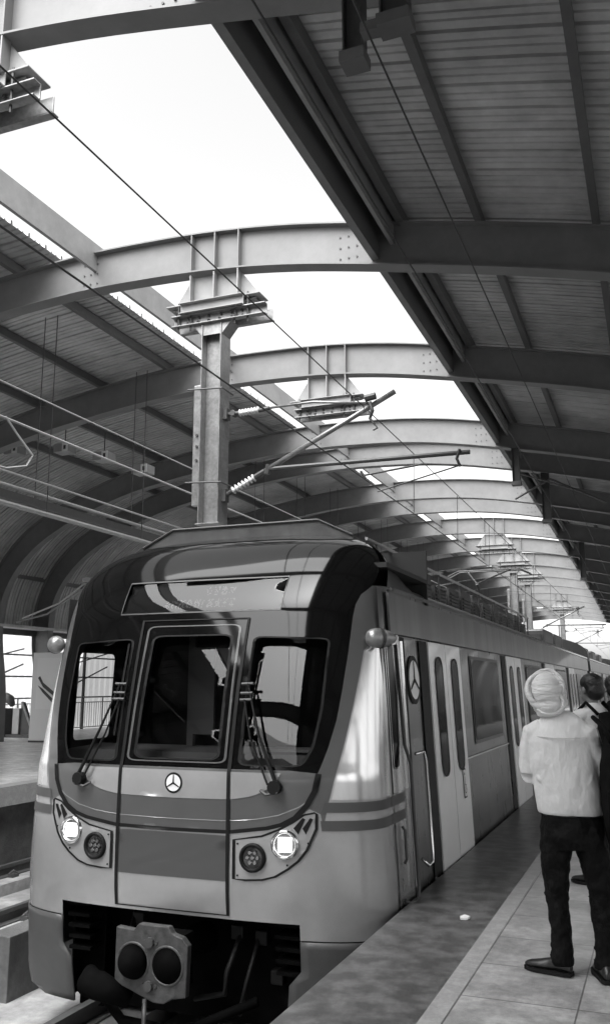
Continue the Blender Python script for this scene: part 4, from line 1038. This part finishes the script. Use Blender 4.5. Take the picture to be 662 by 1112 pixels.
def man():
    t = thing('person', 'man in a white turban, light shirt and dark trousers seen from behind on the platform', 'person', (-.575, 5.58, .0))
    b = MB()  # body: head, neck, torso core, legs, arms
    head(b, (-.075, .05, 1.53), .25)
    loft(b, [((-.07, .02, 1.36), .055, .055), ((-.072, .035, 1.5), .052, .055)])
    loft(b, [((.02, 0, .82), .13, .09), ((.0, 0, 1.0), .14, .095), ((-.02, 0, 1.2), .165, .10), ((-.03, .0, 1.34), .15, .08), ((-.06, .01, 1.41), .07, .06)])
    for sx, kn, an in ((-1, (-.085, .02, .46), (-.07, 0, .08)), (1, (.158, .02, .46), (.165, 0, .08))):
        hp = (.02+sx*.085, 0, .86); loft(b, [(hp, .075, .08), (kn, .05, .05), (an, .035, .04)])
        b.tube([Vector(an), Vector(an)-Vector((0, 0, .05))], .035, 10)
    for sx, el, wr in ((-1, (-.208, .02, 1.10), (-.145, .25, 1.10)), (1, (.225, .04, 1.10), (.10, .26, 1.12))):
        loft(b, [((-.02+sx*.175, 0, 1.36), .045, .045), (el, .036, .036)]); loft(b, [(el, .034, .034), (wr, .024, .024)])
        d = Vector(wr)-Vector(el); hand(b, wr, d+Vector((-sx*.05, .05, 0)), (-sx*.8, 0, -.3), side=sx)
    flesh(b, 'body', 'skin', t, .0065, 4)
    b = MB()  # shirt
    loft(b, [((.018, 0, .885), .185, .135), ((.018, 0, .92), .190, .14), ((.012, -.005, .97), .188, .145), ((.0, -.01, 1.08), .187, .14), ((-.015, -.01, 1.2), .196, .135), ((-.022, -.01, 1.30), .200, .125), ((-.03, -.005, 1.37), .175, .105), ((-.045, .0, 1.415), .115, .085), ((-.065, .01, 1.445), .068, .07), ((-.07, .02, 1.462), .060, .062)], 28)
    for sx, el, wr in ((-1, (-.212, .0, 1.10), (-.165, .17, 1.085)), (1, (.225, .03, 1.10), (.13, .20, 1.11))):
        loft(b, [((-.02+sx*.10, -.005, 1.375), .05, .075), ((-.02+sx*.160, -.005, 1.345), .060, .075), ((-.02+sx*.180, 0, 1.25), .058, .07), (Vector(el)+Vector((0, 0, .06)), .052, .062), (el, .048, .056)], 18)
        loft(b, [(Vector(el)+Vector((0, -.02, 0)), .05, .055), (Vector(el).lerp(Vector(wr), .5), .052, .052), (wr, .044, .046)], 18)
    # fold ridges across the back and at the waist
    random.seed(11)
    def back(x, z, d=.0):
        rx = .19; yy = -.14*math.sqrt(max(.05, 1-((x-.0)/rx)**2)); return Vector((x, yy+d, z))
    for (x0, z0, x1, z1, r) in ((-.165, 1.27, -.13, 1.12, .010), (-.13, 1.30, -.10, 1.16, .008), (-.17, 1.12, -.10, 1.06, .013), (.12, 1.02, .17, 1.14, .010), (-.09, 1.10, -.02, 1.22, .008)):
        b.tube([back(x0, z0, .004), back((x0+x1)/2, (z0+z1)/2-.010, -.004), back(x1, z1, .004)], [r*.6, r*1.25, r*.6], 8)
    flesh(b, 'shirt', 'shirt', t, .0075, 2, .016, .12)
    b = MB(); vs = [back(-.15+.3*i/12, 1.325-.006*math.sin(PI*i/12), -.012) for i in range(13)]
    b.tube([v+Vector((0, .004, 0)) for v in vs], .0035, 6); b.build('yoke_seam', 'shirt', t)
    b = MB(); loft(b, [((-.068, .015, 1.44), .066, .066), ((-.072, .02, 1.475), .060, .062)], 20); b.build('collar', 'shirt', t, True)
    # trousers
    b = MB()
    loft(b, [((.018, 0, .90), .168, .118), ((.02, 0, .84), .178, .13), ((.022, -.005, .77), .182, .135), ((.024, 0, .70), .170, .12)], 26)
    loft(b, [((-.062, 0, .80), .095, .118), ((-.075, .0, .68), .092, .105), ((-.083, .005, .56), .078, .085), ((-.083, .01, .46), .066, .074), ((-.077, .01, .30), .058, .068), ((-.072, .0, .15), .055, .064), ((-.070, -.005, .085), .062, .070), ((-.070, -.005, .055), .058, .066)], 22)
    loft(b, [((.108, 0, .80), .092, .118), ((.130, .0, .68), .090, .105), ((.148, .005, .56), .076, .085), ((.158, .01, .46), .066, .074), ((.163, .01, .30), .060, .068), ((.166, .0, .15), .058, .064), ((.167, -.005, .085), .063, .070), ((.167, -.005, .055), .060, .066)], 22)
    for (x, z, r) in ((-.07, .11, .062), (-.072, .16, .058), (.166, .11, .063), (.166, .17, .060), (-.083, .44, .066), (.158, .44, .066)):
        b.tube([(x-r, -.02, z), (x, -.062, z-.012), (x+r, -.02, z+.008)], .010, 8)
    flesh(b, 'trousers', 'trousers', t, .009, 2, .03, .07)
    b = MB(); loft(b, [((.018, 0, .875), .174, .124), ((.018, 0, .905), .172, .122)], 26); b.build('belt', 'belt', t, True)
    shoe('shoe', (-.02, -.02, 0), math.radians(-75), t); shoe('shoe', (.19, -.10, 0), math.radians(-18), t)
    # turban: low dome over the nape, upper dome, and long wraps crossing over them
    tb_ = thing('turban', '', ''); del tb_['label']; del tb_['category']; tb_.parent = t
    R = Matrix.Rotation(.15, 3, 'Y')
    b = MB(); blob(b, (-.066, .01, 1.515), (.092, .108, .088), 16, R); blob(b, (-.088, -.005, 1.605), (.092, .128, .090), 16); blob(b, (-.062, -.035, 1.51), (.080, .092, .076), 16); blob(b, (-.075, -.03, 1.56), (.088, .105, .06), 16); flesh(b, 'turban_base', 'turban', tb_, .008, 4, .006, .05)
    def wrap(c, rx, ry, tilt, roll, r, nm='turban_wrap'):
        c = Vector(c); Rm = Matrix.Rotation(tilt, 3, 'X') @ Matrix.Rotation(roll, 3, 'Y'); pts = [c+Rm @ Vector((rx*math.cos(2*PI*i/40), ry*math.sin(2*PI*i/40), 0)) for i in range(41)]
        rs = [r*(1+.25*math.sin(3*2*PI*i/40)) for i in range(41)]
        b = MB(); b.tube(pts, rs, 12); return b.build(nm, 'turban', tb_, True)
    # long cloth bands laid obliquely round the head
    def band(c, rx, ry, tilt, roll, h, tk=.014):
        c = Vector(c); Rm = Matrix.Rotation(tilt, 3, 'X') @ Matrix.Rotation(roll, 3, 'Y'); n_ = 48; k = 10; vs = []; fs = []
        for i in range(n_):
            a = 2*PI*i/n_; e = Vector((math.cos(a), math.sin(a), 0)); hh = h*(1+.18*math.sin(2*a+roll*9))
            for j in range(k):
                q = 2*PI*j/k; vs.append(c+Rm @ Vector((e.x*(rx+tk*math.cos(q)+.004*math.sin(5*q)), e.y*(ry+tk*math.cos(q)+.004*math.sin(5*q)), hh*math.sin(q))))
        for i in range(n_):
            for j in range(k): fs.append((i*k+j, i*k+(j+1) % k, (i+1) % n_*k+(j+1) % k, (i+1) % n_*k+j))
        return MB().add(vs, fs).build('turban_wrap', 'turban', tb_, True)
    for (c, rx, ry, ti, ro, h, tk) in (((-.066, .012, 1.51), .090, .104, .25, -.10, .034, .014), ((-.075, .018, 1.545), .094, .112, -.35, .30, .026, .014), ((-.090, .03, 1.60), .100, .108, -.15, .5, .030, .014),
                                   ((-.088, -.035, 1.590), .104, .100, 1.32, .25, .034, .016), ((-.082, -.020, 1.572), .108, .110, 1.22, .45, .030, .016), ((-.060, -.060, 1.512), .080, .068, 1.30, -.1, .026, .012), ((-.086, 0, 1.60), .102, .112, 1.15, -.1, .030, .014), ((-.078, -.004, 1.592), .092, .126, .10, -.16, .026, .008), ((-.068, .0, 1.47), .072, .092, .15, .05, .024, .010)): band(c, rx, ry, ti, ro, h, tk)
    b = MB(); loft(b, [((-.07, .0, 1.445), .058, .062), ((-.07, .0, 1.49), .070, .078)], 16); b.build('hair', 'hair', t, True)
    return t
man()
def bag():
    t = thing('shoulder_bag', 'large dark bag hanging at the right side of the man in the turban', 'bag', (-.275, 5.55, .0))
    b = MB(); loft(b, [((0.02, 0, .74), .09, .13), ((.02, 0, .80), .105, .16), ((.0, 0, .95), .105, .17), ((-.005, 0, 1.10), .10, .165), ((.0, 0, 1.25), .085, .14), ((.01, 0, 1.33), .06, .11)], 22); flesh(b, 'bag_body', 'bag', t, .012, 3, .03, .12)
    b = MB(); b.tube([(-.01, -.10, 1.26), (-.06, -.09, 1.38), (-.12, -.02, 1.435), (-.09, .08, 1.40), (0, .12, 1.24)], .014, 8); b.build('strap', 'bag', t, True)
    b = MB(); b.box(-.06, .09, -.172, -.15, .86, 1.04); b.build('front_pocket', 'bag', t, bevel=.02)
bag()
def commuter(loc, yaw, label, pack, shirt, reach):
    t = thing('person', label, 'person', loc, yaw)
    b = MB(); head(b, (0, .03, 1.58), 0)
    loft(b, [((0, .0, 1.38), .052, .055), ((0, .015, 1.52), .05, .053)]); loft(b, [((0, 0, .88), .13, .09), ((0, 0, 1.1), .13, .09), ((0, 0, 1.36), .15, .08), ((0, 0, 1.43), .06, .06)])
    for sx in (-1, 1):
        loft(b, [((sx*.085, 0, .88), .07, .075), ((sx*.09, .02, .48), .05, .05), ((sx*.095, 0, .08), .034, .04)]); b.tube([(sx*.095, 0, .1), (sx*.095, 0, .04)], .034, 10)
        el = (sx*.23, .06, 1.14) if not reach else (sx*.24, .16, 1.20); wr = (sx*.13, .28, 1.16) if not reach else (sx*.16, .38, 1.28)
        loft(b, [((sx*.175, 0, 1.38), .042, .042), (el, .035, .035)]); loft(b, [(el, .033, .033), (wr, .024, .024)]); hand(b, wr, Vector(wr)-Vector(el), (-sx, 0, -.2), side=sx)
    flesh(b, 'body', 'skin', t, .008, 4)
    b = MB(); loft(b, [((0, 0, .90), .165, .115), ((0, 0, 1.05), .165, .118), ((0, 0, 1.25), .185, .12), ((0, 0, 1.37), .165, .10), ((0, 0, 1.43), .10, .08), ((0, .005, 1.47), .06, .062)], 24)
    for sx in (-1, 1):
        el = (sx*.23, .06, 1.14) if not reach else (sx*.24, .16, 1.20); wr = (sx*.16, .22, 1.15) if not reach else (sx*.19, .30, 1.25)
        loft(b, [((sx*.10, 0, 1.385), .045, .06), ((sx*.17, 0, 1.36), .06, .065), (el, .052, .055)], 16); loft(b, [(el, .05, .052), (wr, .042, .043)], 16)
    flesh(b, 'shirt', shirt, t, .010, 3, .015, .1)
    b = MB(); loft(b, [((0, 0, .92), .158, .108), ((0, 0, .82), .165, .12), ((0, 0, .74), .16, .11)], 22)
    for sx in (-1, 1): loft(b, [((sx*.082, 0, .82), .088, .105), ((sx*.088, .01, .5), .066, .072), ((sx*.095, 0, .06), .058, .062)], 18)
    flesh(b, 'trousers', 'trousers', t, .012, 3, .012, .1)
    shoe('shoe', (-.10, -.06, 0), -.15, t); shoe('shoe', (.10, -.06, 0), .15, t)
    b = MB(); blob(b, (0, .0, 1.635), (.090, .108, .090), 14); blob(b, (0, -.035, 1.575), (.084, .080, .085), 12); flesh(b, 'hair', 'hair', t, .008, 3, .01, .03)
    if pack:
        k = thing('backpack', 'dark backpack worn by the '+pack, 'backpack', loc, yaw)
        b = MB(); loft(b, [((0, -.20, .94), .13, .08), ((0, -.215, 1.05), .155, .105), ((0, -.21, 1.25), .15, .10), ((0, -.19, 1.40), .11, .07)], 22); flesh(b, 'pack_body', 'bag', k, .012, 3, .02, .1)
        for sx in (-1, 1): MB().tube([(sx*.08, -.13, 1.38), (sx*.10, -.02, 1.475), (sx*.115, .10, 1.38), (sx*.14, .10, 1.18), (sx*.14, -.10, 1.0)], .016, 8).build('strap', 'bag', k, True)
    return t
commuter(T(-.56, 8.1, 0), math.radians(48), 'dark haired commuter in a pale shirt with a backpack, beyond the man in the turban', 'commuter in the pale shirt', 'shirt2', True)
commuter(T(-.44, 9.4, 0), math.radians(20), 'commuter in dark clothes at the right edge, farther along the platform', None, 'bag', False)
